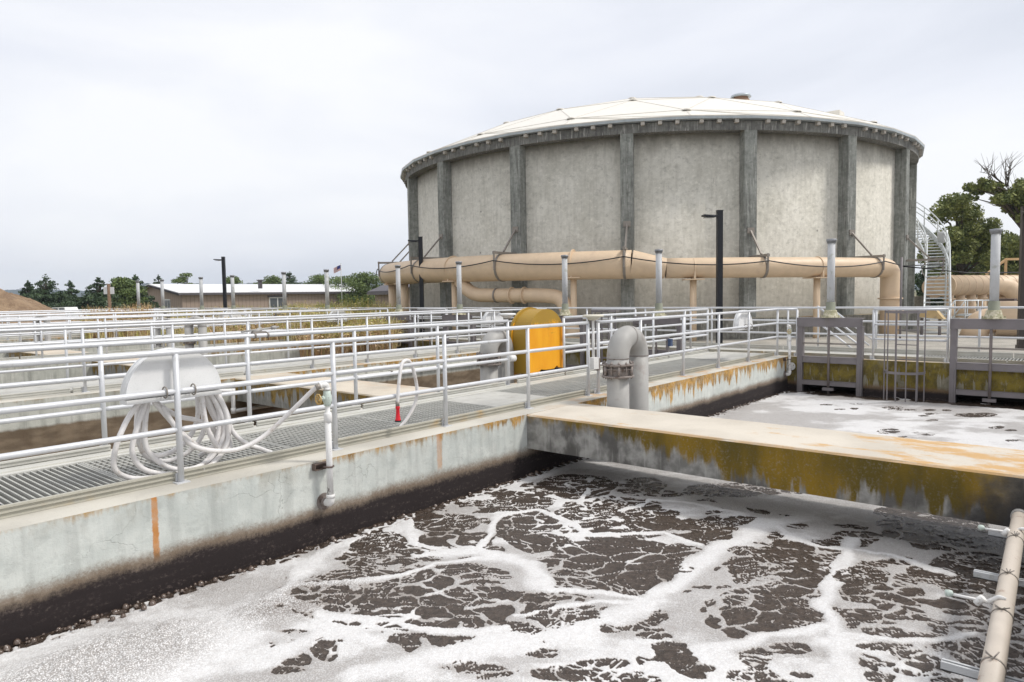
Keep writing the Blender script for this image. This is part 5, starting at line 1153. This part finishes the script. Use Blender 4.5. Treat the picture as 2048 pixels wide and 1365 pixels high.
b = MB(); b.bar(r_*.3+Vector((0, 0, GZ)), r_*.3+Vector((0, 0, 1.9)), .2, .2, up=(1, 0, 0)); obj('post', b, m_lumber, t)
o = at(1945, 30)
t = thing('small_steps', 'small pale steel steps with handrails in front of the pipe manifold', 'steps', o); r_ = (at(2000, 30)-o).normalized(); f_ = Vector((-r_.y, r_.x, 0))
for s in (0, .7):
    b = MB(); b.tube([r_*-.9+f_*s+Vector((0, 0, .15)), r_*-.3+f_*s+Vector((0, 0, .95)), r_*.9+f_*s+Vector((0, 0, .95))], .025, 8); obj('handrail', b, m_stair, t)
    for x, z in ((-.3, .95), (.25, .95), (.9, .95), (-.9, .3)):
        b = MB(); b.tube([r_*x+f_*s+Vector((0, 0, GZ)), r_*x+f_*s+Vector((0, 0, z))], .022, 8); obj('post', b, m_stair, t)
for k in range(4):
    b = MB(); b.obox(r_*(-.8+k*.2)+f_*.35+Vector((0, 0, -.05+k*.12)), r_*.1, f_*.35, Vector((0, 0, .02))); obj('tread', b, m_stair, t)
b = MB(); b.obox(r_*.4+f_*.35+Vector((0, 0, .35)), r_*.55, f_*.35, Vector((0, 0, .02))); obj('platform', b, m_stair, t)
o = at(2010, 33); b = MB(); b.box(-.5, .9, -.4, .4, GZ, .95); 
t = thing('equipment_box', 'dark brown equipment box under the tan elbow at right', 'box', o)
obj('casing', b, plain('box_brown', (.09, .06, .05), .6), t)
o = at(1880, 40); b = MB(); b.box(-.1, .1, -6, 3, GZ, .9); 
# yellow valve cover near the stair foot and blue utility pedestal
o = at(1860, 24.5)
t = thing('valve_cover', 'weathered yellow valve cover on two short dark posts by the stair foot', 'cover', o)
b = MB(); b.prism([(-.1, -.45, .42), (-.1, .35, .5), (-.1, .15, .78), (-.1, -.2, .74)], (.5, 0, 0)); obj('hood', b, plain('cover_ochre', (.55, .40, .2), .7, dirt=(.3, .25, .18)), t)
for s in (-.3, .25):
    b = MB(); b.tube([(0.1, s, GZ), (.1, s, .45)], .05, 8); obj('post', b, m_stair if False else m_steel, t)
t = thing('outlet_post', 'small grey post with a blue and white socket box near the walkway end', 'socket post', (14.2, 7.42, 0))
b = MB(); b.box(-.03, .03, -.03, .03, 0, .50); obj('post', b, m_steel, t)
b = MB(); b.box(-.05, .05, -.10, -.03, .30, .46); obj('socket_box', b, plain('socket_blue', (.05, .08, .16), .5), t)

# ------------------------------------------------------------------ lamp posts
def lamppost(label, loc, h, az, mat=m_lamp, w=.16):
    t = thing('lamp_post', label, 'lamp post', loc, az, group='slim dark lamp posts')
    b = MB(); b.box(-w/2, w/2, -w/2, w/2, GZ, h); obj('pole', b, mat, t)
    b = MB(); b.box(-w*.62, w*.62, -w*.62, w*.62, GZ, GZ+.12); obj('base', b, mat, t)
    b = MB(); b.box(-w/2-.01, w/2+.01, -w/2-.01, w/2+.01, h, h+.02); obj('cap', b, mat, t)
    b = MB(); b.prism([(w/2, -.12, h-.17), (w/2+.12, -.15, h-.19), (w/2+.42, -.15, h-.15), (w/2+.42, .15, h-.15), (w/2+.12, .15, h-.19), (w/2, .12, h-.17)], (0, 0, .045)); hd = obj('lamp_head', b, mat, t)
    b = MB(); b.box(w/2+.13, w/2+.38, -.10, .10, h-.20, h-.185); obj('lens', b, m_glass, hd)
    return t
left_az = YAW+math.pi/2
lamppost('black lamp post standing before the middle of the tank', (19.9, 8.71, 0), 3.86, left_az)
lamppost('black lamp post at the left end of the tank', (19.9, 21.6, 0), 3.93, left_az)
lamppost('black lamp post before the long white roofed building', (19.9, 37.8, 0), 3.88, left_az)
o = at(2047, 19.0); lamppost('brown lamp post cut by the right edge of the picture', (o.x, o.y, 0), 3.62, left_az+1.2, m_brown, .2)
o = at(1891, 33); t = thing('street_lamp', 'white pole with a hanging globe lamp beside the staircase', 'lamp post', o)
b = MB(); b.tube([(0, 0, GZ), (0, 0, 4.2)], .04, 8); obj('pole', b, m_stair, t)
r_ = (at(1880, 33)-o).normalized(); b = MB(); b.lathe([(.01, .1), (.18, .05), (.22, -.05), (.22, -.25), (.16, -.4), (.02, -.46)], tuple(r_*.2+Vector((0, 0, 4.05))), 14); obj('globe', b, m_vent, t)

# ------------------------------------------------------------------ left: buildings, sign, vehicle, dirt pile
def building(name, label, cor, length_dir, L_, W_, eave, ridge, roofm, nwin, z0=GZ):
    t = thing(name, label, 'building', cor); u = Vector(length_dir).normalized(); v = Vector((-u.y, u.x, 0))
    if v.dot(Vector((cor.x, cor.y, 0))) < 0: v = -v
    b = MB()
    b.prism([Vector((0, 0, z0)), u*L_+Vector((0, 0, z0)), u*L_+Vector((0, 0, eave)), Vector((0, 0, eave))], v*.15); obj('front_wall', b, m_siding, t)
    for s in (0, L_-.15):
        b = MB(); p = u*s+v*.15; b.prism([p+Vector((0, 0, z0)), p+v*(W_-.3)+Vector((0, 0, z0)), p+v*(W_-.3)+Vector((0, 0, eave)), p+v*(W_/2-.15)+Vector((0, 0, ridge-.02)), p+Vector((0, 0, eave))], u*.15); obj('gable_wall', b, m_siding, t)
    b = MB(); b.prism([v*(W_-.15)+Vector((0, 0, z0)), v*(W_-.15)+u*L_+Vector((0, 0, z0)), v*(W_-.15)+u*L_+Vector((0, 0, eave)), v*(W_-.15)+Vector((0, 0, eave))], v*.15); obj('back_wall', b, m_siding, t)
    for s in (0, 1):
        y0, y1 = (-.5, W_/2) if s == 0 else (W_/2, W_+.5); sl = (ridge-eave)/(W_/2); ze = eave-.5*sl
        z0_, z1_ = (ze, ridge) if s == 0 else (ridge, ze)
        A = [-u*.6+v*y0+Vector((0, 0, z0_+.03)), u*(L_+.6)+v*y0+Vector((0, 0, z0_+.03)), u*(L_+.6)+v*y1+Vector((0, 0, z1_+.03)), -u*.6+v*y1+Vector((0, 0, z1_+.03))]
        b = MB(); b.prism(A, (0, 0, .10)); obj('roof', b, roofm, t)
    b = MB(); b.bar(-u*.6-v*.52+Vector((0, 0, eave-.5*sl-.06)), u*(L_+.6)-v*.52+Vector((0, 0, eave-.5*sl-.06)), .08, .26); obj('gutter', b, m_trim, t)
    b = MB()
    for s in (0, 1):
        b.bar(-u*.62-v*.5+Vector((0, 0, eave-.5*sl-.08)), -u*.62+v*W_/2+Vector((0, 0, ridge-.08)), .06, .24); b.bar(-u*.62+v*(W_+.5)+Vector((0, 0, eave-.5*sl-.08)), -u*.62+v*W_/2+Vector((0, 0, ridge-.08)), .06, .24)
    obj('barge_board', b, m_trim, t)
    for f in nwin:
        c = u*f-v*.03+Vector((0, 0, 1.0)); fr = MB(); fr.obox(c, u*1.2, v*.03, Vector((0, 0, .75))); fo = obj('window', fr, m_frame, t)
        for s in (-1, 1):
            b = MB(); b.obox(c+u*.58*s-v*.035, u*.50, v*.012, Vector((0, 0, .62))); obj('pane', b, m_glass, fo)
        b = MB(); b.obox(c-v*.06+Vector((0, 0, .85)), u*1.4, v*.08, Vector((0, 0, .10))); obj('lintel', b, m_trim, fo)
    for f in (.25, .75):
        c = v*(W_*f)-u*.03+Vector((0, 0, 1.0)); fr = MB(); fr.obox(c, v*.8, u*.03, Vector((0, 0, .7))); fo = obj('window', fr, m_frame, t)
        for s in (-1, 1):
            b = MB(); b.obox(c+v*.39*s-u*.035, v*.33, u*.012, Vector((0, 0, .56))); obj('pane', b, m_glass, fo)
    return t
cA = at(367, 85); cB = at(752, 106)
building('long_building', 'long low building with a bright white roof and mauve board walls', cA, cB-cA, (cB-cA).length, 17, 2.40, 3.55, m_roofw, (12.5, 24.5))
cA = at(752, 62); cB = at(830, 52); building('board_building', 'mauve board building half hidden behind the left end of the tan pipe', cA, cB-cA, 9, 9, 2.1, 3.9, m_trim, ())
t = thing('roof_chimney', 'small dark flue standing on the white roof', 'flue', at(524, 92)); b = MB(); b.box(-.2, .2, -.2, .2, 2.9, 3.9); b.box(-.32, .32, -.32, .32, 3.9, 4.05); obj('flue', b, m_trim, t)
o = at(222, 40); t = thing('sign_post', 'brown post with a pair of plain white boards among dry weeds', 'sign', o); r_ = (at(260, 40)-o).normalized(); f_ = Vector((r_.y, -r_.x, 0))
b = MB(); b.bar(Vector((0, 0, GZ)), Vector((0, 0, 2.5)), .14, .14, up=(1, 0, 0)); obj('post', b, m_wood, t)
for s in (-1, 1):
    b = MB(); b.obox(r_*.17*s+Vector((0, 0, 2.12)), r_*.12, f_*.02, Vector((0, 0, .20))); obj('board', b, m_white, t)
o = at(134, 55); t = thing('parked_van', 'white roofed vehicle parked in the field beyond the dirt pile', 'van', o); r_ = (at(180, 55)-o).normalized(); f_ = Vector((r_.y, -r_.x, 0))
b = MB(); b.prism([r_*x+f_*.8+Vector((0, 0, z)) for x, z in ((-1.1, .1), (1.1, .1), (1.1, .72), (.55, .80), (.40, 1.12), (-.55, 1.12), (-.75, .78), (-1.1, .7))], -f_*1.6); obj('body', b, m_white, t)
for x0, x1 in ((-.60, -.08), (-.02, .42)):
    b = MB(); b.prism([r_*x+f_*.82+Vector((0, 0, z)) for x, z in ((x0, .80), (x1, .80), (x1-.04, 1.05), (x0+.04, 1.05))], -f_*.015); obj('side_window', b, m_glass, t)
for x in (-.7, .7):
    b = MB(); c = r_*x+f_*.74+Vector((0, 0, .1)); b.tube([c, c+f_*.16], .3, 16); w_ = obj('wheel', b, m_black, t)
# dirt pile
N = 70; V = []; F = []
cd = at(-50, 44); 
from mathutils import noise as mn
for i in range(N+1):
    for j in range(N+1):
        x, y = (i/N-.5)*17, (j/N-.5)*17; r = math.hypot(x*1.0, y*.9)
        h = max(0, 3.6*(1-r/6.2)) ; h = h*(1-.12*math.sin(x*1.3+y)) + (.35*mn.fractal(Vector((x*.5, y*.5, 1)), 1, 2, 5) + .12*mn.noise(Vector((x*2.2, y*2.2, 0)))+.07*mn.noise(Vector((x*6, y*6, 0))))*min(1, h*1.4)
        V.append((x, y, GZ-.02+h))
for i in range(N):
    for j in range(N): a = i*(N+1)+j; F.append((a, a+N+1, a+N+2, a+1))
pm_ = np_mesh('dirt_pile', V, F); pm_.polygons.foreach_set('use_smooth', [True]*len(F)); o = obj('dirt_pile', pm_, m_dirt, label='brown heap of excavated soil at the left edge', cat='dirt pile'); o.location = cd
# flag
o = at(686, 95); t = thing('flag_pole', 'flag pole with a wind blown stars and stripes flag above the trees', 'flag', o); r_ = (at(660, 95)-o).normalized()
b = MB(); b.tube([(0, 0, GZ), (0, 0, 6.2)], .05, 8); obj('pole', b, m_vent, t)
mr, mw, mb_ = plain('flag_red', (.50, .05, .06), .8), plain('flag_white', (.7, .7, .7), .8), plain('flag_blue', (.04, .05, .20), .8)
fl = Vector((-r_.y, r_.x, 0)); fl = fl if fl.dot(o) < 0 else -fl
def fpt(u, v): return r_*(.05+u*.95)+fl*(.10*math.sin(u*6))+Vector((0, 0, 5.95-.72*v-.42*u))
fo = MB(); fo.add([fpt(u/8, 0)-fl*.004 for u in range(9)]+[fpt(u/8, 1)-fl*.004 for u in range(9)], [(u, u+1, u+10, u+9) for u in range(8)]); cloth = obj('flag_cloth', fo, mw, t)
for k in range(0, 13, 2):
    b = MB(); b.add([fpt(u/8, (k+.15)/13)+fl*.012 for u in range(9)]+[fpt(u/8, (k+.85)/13)+fl*.012 for u in range(9)], [(u, u+1, u+10, u+9) for u in range(8)])
    for s in (.012, ): pass
    obj('stripe', b, mr, cloth)
b = MB(); b.add([fpt(u/8, 0)+fl*.03*s for s in (1, ) for u in range(5)]+[fpt(u/8, 8/13)+fl*.03*s for s in (1, ) for u in range(5)], [(u, u+1, u+6, u+5) for u in range(4)]); obj('canton', b, mb_, cloth)

# ------------------------------------------------------------------ vegetation
def leaves(C_, Rr, n, size, squash=1.0):
    """leaf quads spread through lobes; C_ centres (k,3), Rr radii (k,3)"""
    k = len(C_); w = np.prod(Rr, axis=1)**(2/3); idx = rng.choice(k, n, p=w/w.sum())
    d = rng.normal(size=(n, 3)); d /= np.linalg.norm(d, axis=1)[:, None]
    rad = rng.uniform(0, 1, n)**.45
    P = C_[idx]+d*Rr[idx]*rad[:, None]
    a = rng.normal(size=(n, 3)); a /= np.linalg.norm(a, axis=1)[:, None]
    b_ = np.cross(a, rng.normal(size=(n, 3))); b_ /= np.linalg.norm(b_, axis=1)[:, None]
    s = size*rng.uniform(.6, 1.3, n)[:, None]
    V = np.stack([P-a*s, P+b_*s*.6, P+a*s, P-b_*s*.6], 1).reshape(-1, 3); F = np.arange(n*4).reshape(n, 4)
    return V, F
def tree(name, label, loc, h, w, kind='round', mat=m_leafg, n=2600, size=.16, seed=0, trunk=.25, group=None, lobes=None):
    global rng
    rng = np.random.default_rng(seed+100); rr = random.Random(seed)
    t = thing(name, label, 'tree', (loc.x, loc.y, GZ), group=group)
    Cs, Rs = [], []; br_ = []
    if lobes is not None:
        for c, r in lobes: Cs.append(c); Rs.append(r)
    elif kind == 'cone':
        for k in range(64):
            f = rr.random()**1.1; z = h*(.05+.90*f); rad = w*.5*(1-f)**.75+.06; a = rr.uniform(0, 6.28); q = rad*rr.uniform(.1, 1.0)
            Cs.append((q*math.cos(a), q*math.sin(a), z)); Rs.append((w*.19*(1.2-f), w*.19*(1.2-f), h*.09*(1.2-f)))
        Cs.append((0, 0, h*.93)); Rs.append((w*.04, w*.04, h*.09))
    elif kind == 'sparse':
        for k in range(16):
            f = rr.random(); z = h*(.35+.62*f); a = rr.uniform(0, 6.28); q = w*.42*(1.05-f)*rr.uniform(.2, 1)
            Cs.append((q*math.cos(a), q*math.sin(a), z)); Rs.append((w*.13, w*.13, h*.06))
    else:
        for k in range(48):
            f = rr.random(); z = h*(.10+.80*f); a = rr.uniform(0, 6.28); q = w*.46*math.sin(math.pi*(.22+.72*f))*rr.uniform(.1, 1.0)
            Cs.append((q*math.cos(a), q*math.sin(a), z)); Rs.append((w*.18, w*.18, h*.12))
    V, F = leaves(np.array(Cs), np.array(Rs), n, size)
    obj('crown', np_mesh('crown', V, F), mat, t)
    b = MB(); top = h*.8 if kind != 'round' else h*.6
    b.tube([(0, 0, 0), (rr.uniform(-.1, .1), rr.uniform(-.1, .1), top*.5), (rr.uniform(-.2, .2), rr.uniform(-.2, .2), top)], [trunk, trunk*.7, trunk*.15], 8)
    for c in Cs[::2]:
        z0 = min(top*.9, c[2]*.7); b.tube([(0, 0, z0), (c[0]*.55, c[1]*.55, c[2]*.9+z0*.05), (c[0], c[1], c[2])], [trunk*.35, trunk*.22, trunk*.08], 5)
    obj('trunk', b, m_bark, t)
    return t
# (bearing, distance, height, width, kind, material, label)
def zt(px_y, hy, d): return (hy-px_y)/FPX*d + EYE - GZ
LT = [(62, 85, zt(563, 607, 85), 1.9, 'cone', 'dark conifer behind the dirt pile, leftmost of the tree line'),
      (96, 80, zt(551, 606, 80), 3.2, 'cone', 'tall broad dark conifer just right of the dirt pile'),
      (145, 88, zt(563, 605, 88), 2.6, 'cone', 'conical tree standing alone over the parked van'),
      (203, 70, zt(557, 604, 70), 2.6, 'cone', 'darkest conifer, right behind the white sign boards'),
      (251, 78, zt(556, 603, 78), 2.4, 'round', 'dark green tree right of the sign boards'),
      (276, 80, zt(551, 603, 80), 2.2, 'cone', 'pointed tree left of the leftmost vent pipe'),
      (321, 112, zt(550, 602, 112), 2.3, 'cone', 'conifer behind the gable of the long building'),
      (377, 110, zt(539, 601, 110), 3.4, 'sparse', 'thin sparse tree above the white roof, left of the lamp post'),
      (470, 112, zt(554, 600, 112), 3.0, 'round', 'small round tree above the white roof right of the lamp post'),
      (548, 116, zt(552, 598, 116), 3.6, 'round', 'green tree above the roof, left of the fourth vent pipe'),
      (583, 112, zt(545, 598, 112), 4.2, 'cone', 'dark conifer behind the fourth vent pipe'),
      (642, 112, zt(550, 597, 112), 3.4, 'round', 'broad bush tree left of the flag'),
      (690, 108, zt(553, 596, 108), 5.0, 'round', 'round green tree under the flag'),
      (733, 100, zt(543, 596, 100), 3.8, 'round', 'leafy tree between the flag and the tan pipe end')]
for i, (px, d, h, w, kd, lb) in enumerate(LT):
    tree('pine_tree' if kd == 'cone' else 'tree', lb, at(px, d), h*1.02, w*2.1, kd, m_leafc if kd == 'cone' else m_leafg, 8200 if kd != 'sparse' else 2200, .135, i, .2, 'trees along the left skyline')
# right-hand trees
def L3(px, y, d, o_):
    p = at(px, d)-o_; return (p.x, p.y, (577-y+ (px-2048)*-.0)/FPX*d+EYE-GZ)
o = at(1922, 50); rr = random.Random(5)
lob = []
for k in range(58):
    a = rr.uniform(0, 6.28); q = math.sqrt(rr.random()); px = 1918+68*q*math.cos(a); y = 490+90*q*math.sin(a); p = L3(px, y, 50+rr.uniform(-1.8, 1.8), o); lob.append((p, (.75, .75, .55)))
tree('oak_tree', 'big round olive green tree right of the tank, behind the staircase', o, 7.5, 5, lobes=lob, mat=m_leafo, n=30000, size=.10, seed=41, trunk=.3)
o = at(2000, 55); lob = []
for k in range(60):
    px = rr.uniform(1950, 2110); y = rr.uniform(458, 590) if px > 1985 else rr.uniform(500, 590); p = L3(px, y+(0 if px > 2000 else 12), 55+rr.uniform(-2, 2), o); lob.append((p, (.85, .85, .6)))
tree('oak_tree', 'dense green tree behind the rightmost vent pipe', o, 6.5, 5, lobes=lob, mat=m_leafo, n=34000, size=.11, seed=42, trunk=.35)
o = at(2070, 46); lob = []
for px, y, r_ in ((1935, 378, .5), (1950, 385, .55), (1968, 375, .6), (1985, 380, .6), (2000, 392, .55), (1930, 396, .3), (1945, 400, .25), (1990, 402, .5), (2010, 400, .7), (2025, 395, .8), (2040, 385, .9), (2050, 405, 1.0), (2035, 420, .8), (2015, 418, .55), (2060, 430, 1.0), (2045, 440, .6), (2080, 380, 1.2), (2090, 420, 1.3), (2000, 408, .5), (2022, 432, .3), (2005, 425, .25), (2038, 370, .5), (1958, 366, .35)):
    p = L3(px, y, 46+rr.uniform(-.8, .8), o); lob.append((p, (r_*.9, r_*.9, r_*.62)))
tr = tree('oak_tree', 'leaning tree reaching in from the right edge with bare twigs on top', o, 8, 5, lobes=lob, mat=m_leafo, n=15000, size=.10, seed=43, trunk=.3)
b = MB()
def twig(p, q, r, dep):
    p, q = Vector(p), Vector(q); b.tube([p, p.lerp(q, .5)+Vector((rr.uniform(-.1, .1), rr.uniform(-.1, .1), rr.uniform(-.05, .1))), q], [r, r*.7, r*.35], 5)
    if dep:
        for k in range(3): twig(p.lerp(q, rr.uniform(.3, .9)), q+Vector((rr.uniform(-.7, .7), rr.uniform(-.7, .7), rr.uniform(.1, .8))), r*.5, dep-1)
for (x0, y0), (x1, y1) in (((2050, 430), (2000, 372)), ((2000, 372), (1975, 352)), ((2005, 376), (2002, 348)), ((2008, 378), (2010, 345)), ((1990, 370), (1968, 358)), ((2060, 440), (1990, 410)), ((2030, 425), (2000, 415))): twig(L3(x0, y0, 46, o), L3(x1, y1, 46, o), .06, 2)
obj('bare_branch', b, m_bark, tr)
# a dark thicket behind the manifold
o = at(1990, 62); lob = [(L3(rr.uniform(1850, 2120), rr.uniform(500, 600), 62+rr.uniform(-2, 2), o), (1.2, 1.2, .9)) for k in range(60)]
tree('thicket', 'dark thicket filling the background behind the pipe manifold', o, 4, 5, lobes=lob, mat=m_leafc, n=22000, size=.16, seed=44)
# weeds and dry grass beyond the cross walkway
def weeds(name, lab, mat, n, spots, hmin, hmax, wd=.014):
    TN = []; V = []; F = []
    for i in range(n):
        s = spots[i % len(spots)]; a = rr.uniform(s[0], s[1]); d = rr.uniform(s[2], s[3]); p = at(a, d)
        h = rr.uniform(hmin, hmax)*s[4]*(.75+.5*mn.noise(Vector((p.x*.35, p.y*.35, 3)))); le = rr.uniform(0, 6.28); ln = rr.uniform(.05, .35)*h; th = rr.uniform(0, 3.14); w = wd*rr.uniform(.5, 1.3)
        u = Vector((math.cos(th)*w, math.sin(th)*w, 0)); tip = p+Vector((math.cos(le)*ln, math.sin(le)*ln, GZ+h)); mid = p+Vector((math.cos(le)*ln*.35, math.sin(le)*ln*.35, GZ+h*.6))
        b0 = len(V); V += [p-u+Vector((0, 0, GZ)), p+u+Vector((0, 0, GZ)), mid+u*.8, mid-u*.8, tip-u*.3, tip+u*.3]; F += [(b0, b0+1, b0+2, b0+3), (b0+3, b0+2, b0+5, b0+4)]; tn = rr.random(); TN += [tn]*6
        if rr.random() < .55:
            for k in range(3):
                q = mid.lerp(tip, rr.uniform(.2, 1)); r1_ = Vector((rr.uniform(-1, 1), rr.uniform(-1, 1), rr.uniform(-.2, .8)))*.07; r2 = Vector((rr.uniform(-1, 1), rr.uniform(-1, 1), rr.uniform(-.6, .6)))*.035
                b0 = len(V); V += [q, q+r1_*.5+r2, q+r1_*1.2, q+r1_*.5-r2]; F += [(b0, b0+1, b0+2, b0+3)]; TN += [min(.99, tn+.2)]*4
    me = np_mesh(name, [tuple(v) for v in V], F); at_ = me.attributes.new('tone', 'FLOAT', 'POINT'); at_.data.foreach_set('value', np.array(TN, np.float32))
    obj(name, me, mat, kind='stuff', label=lab, cat='weeds')
weeds('dry_grass', 'tall dry yellow grass beyond the cross walkway, left of the tank', m_grassy, 42000, [(170, 800, 26, 60, 1.0), (560, 800, 24, 46, 1.25), (640, 790, 20, 30, .9)], .5, 1.3)
weeds('dry_weeds', 'orange brown dry weeds mixed through the grass left of the tank', m_grasso, 32000, [(175, 300, 27, 45, 1.25), (420, 800, 24, 55, 1.0), (600, 790, 19.5, 30, .75)], .5, 1.3)
weeds('green_weeds', 'yellow green weeds standing in front of the long building', m_grassg, 20000, [(640, 735, 30, 40, 1.25), (540, 600, 34, 50, 1.0), (420, 800, 30, 60, .9), (90, 180, 45, 70, .7)], .6, 1.45)
# far hedges, field and hills
def ridge(name, label, pts, d, depth, mat, zb, smooth_n=2.0, kindv='structure'):
    V = []; F = []; n = len(pts)
    xs = [p[0] for p in pts]; out = []
    for i in range(n-1):
        m_ = max(2, int((xs[i+1]-xs[i])/4))
        for k in range(m_): out.append((xs[i]+(xs[i+1]-xs[i])*k/m_, pts[i][1]+(pts[i+1][1]-pts[i][1])*k/m_))
    out.append(pts[-1])
    for i, (px, y) in enumerate(out):
        hy = 608-33*px/2048; h = (hy-y)/FPX*d+EYE + smooth_n*mn.noise(Vector((px*.21, 1.7, d)))
        for (dd, hh) in ((d-depth, zb), (d-depth*.4, zb+(h-zb)*.6), (d, h), (d+depth, zb)):
            p = at(px, dd); V.append((p.x, p.y, hh))
    for i in range(len(out)-1):
        for j in range(3): a = i*4+j; F.append((a, a+4, a+5, a+1))
    me = np_mesh(name, V, F); return obj(name, me, mat, kind=kindv, label=label, cat=None)
ridge('hills', None, [(-300, 590), (-100, 584), (40, 580), (100, 579), (160, 583), (200, 580), (240, 573), (300, 567), (340, 571), (400, 567), (430, 572), (480, 568), (520, 566), (560, 570), (600, 568), (640, 562), (700, 565), (760, 561), (820, 566), (900, 570)], 1100, 260, m_hill, -2, 1.6)
ridge('hills', None, [(1700, 570), (1850, 560), (2048, 556), (2300, 560)], 1100, 260, m_hill, -2, 2)
ridge('field', None, [(-300, 600), (0, 597), (150, 595), (300, 595), (500, 595), (760, 592)], 330, 60, m_field, GZ, .9)
# haze
b = MB(); b.box(-900, 1950, -900, 1950, -6.0, 75)
M = bpy.data.materials.new('haze'); M.use_nodes = True; nt = M.node_tree; nt.nodes.clear(); vo = nt.nodes.new('ShaderNodeVolumePrincipled'); oo = nt.nodes.new('ShaderNodeOutputMaterial')
vo.inputs['Color'].default_value = (.74, .84, .97, 1); vo.inputs['Density'].default_value = .00028; vo.inputs['Anisotropy'].default_value = .2; nt.links.new(vo.outputs[0], oo.inputs['Volume'])
HAZE = obj('haze', b, M, kind='stuff', label='thin pale haze over the whole site', cat='haze')
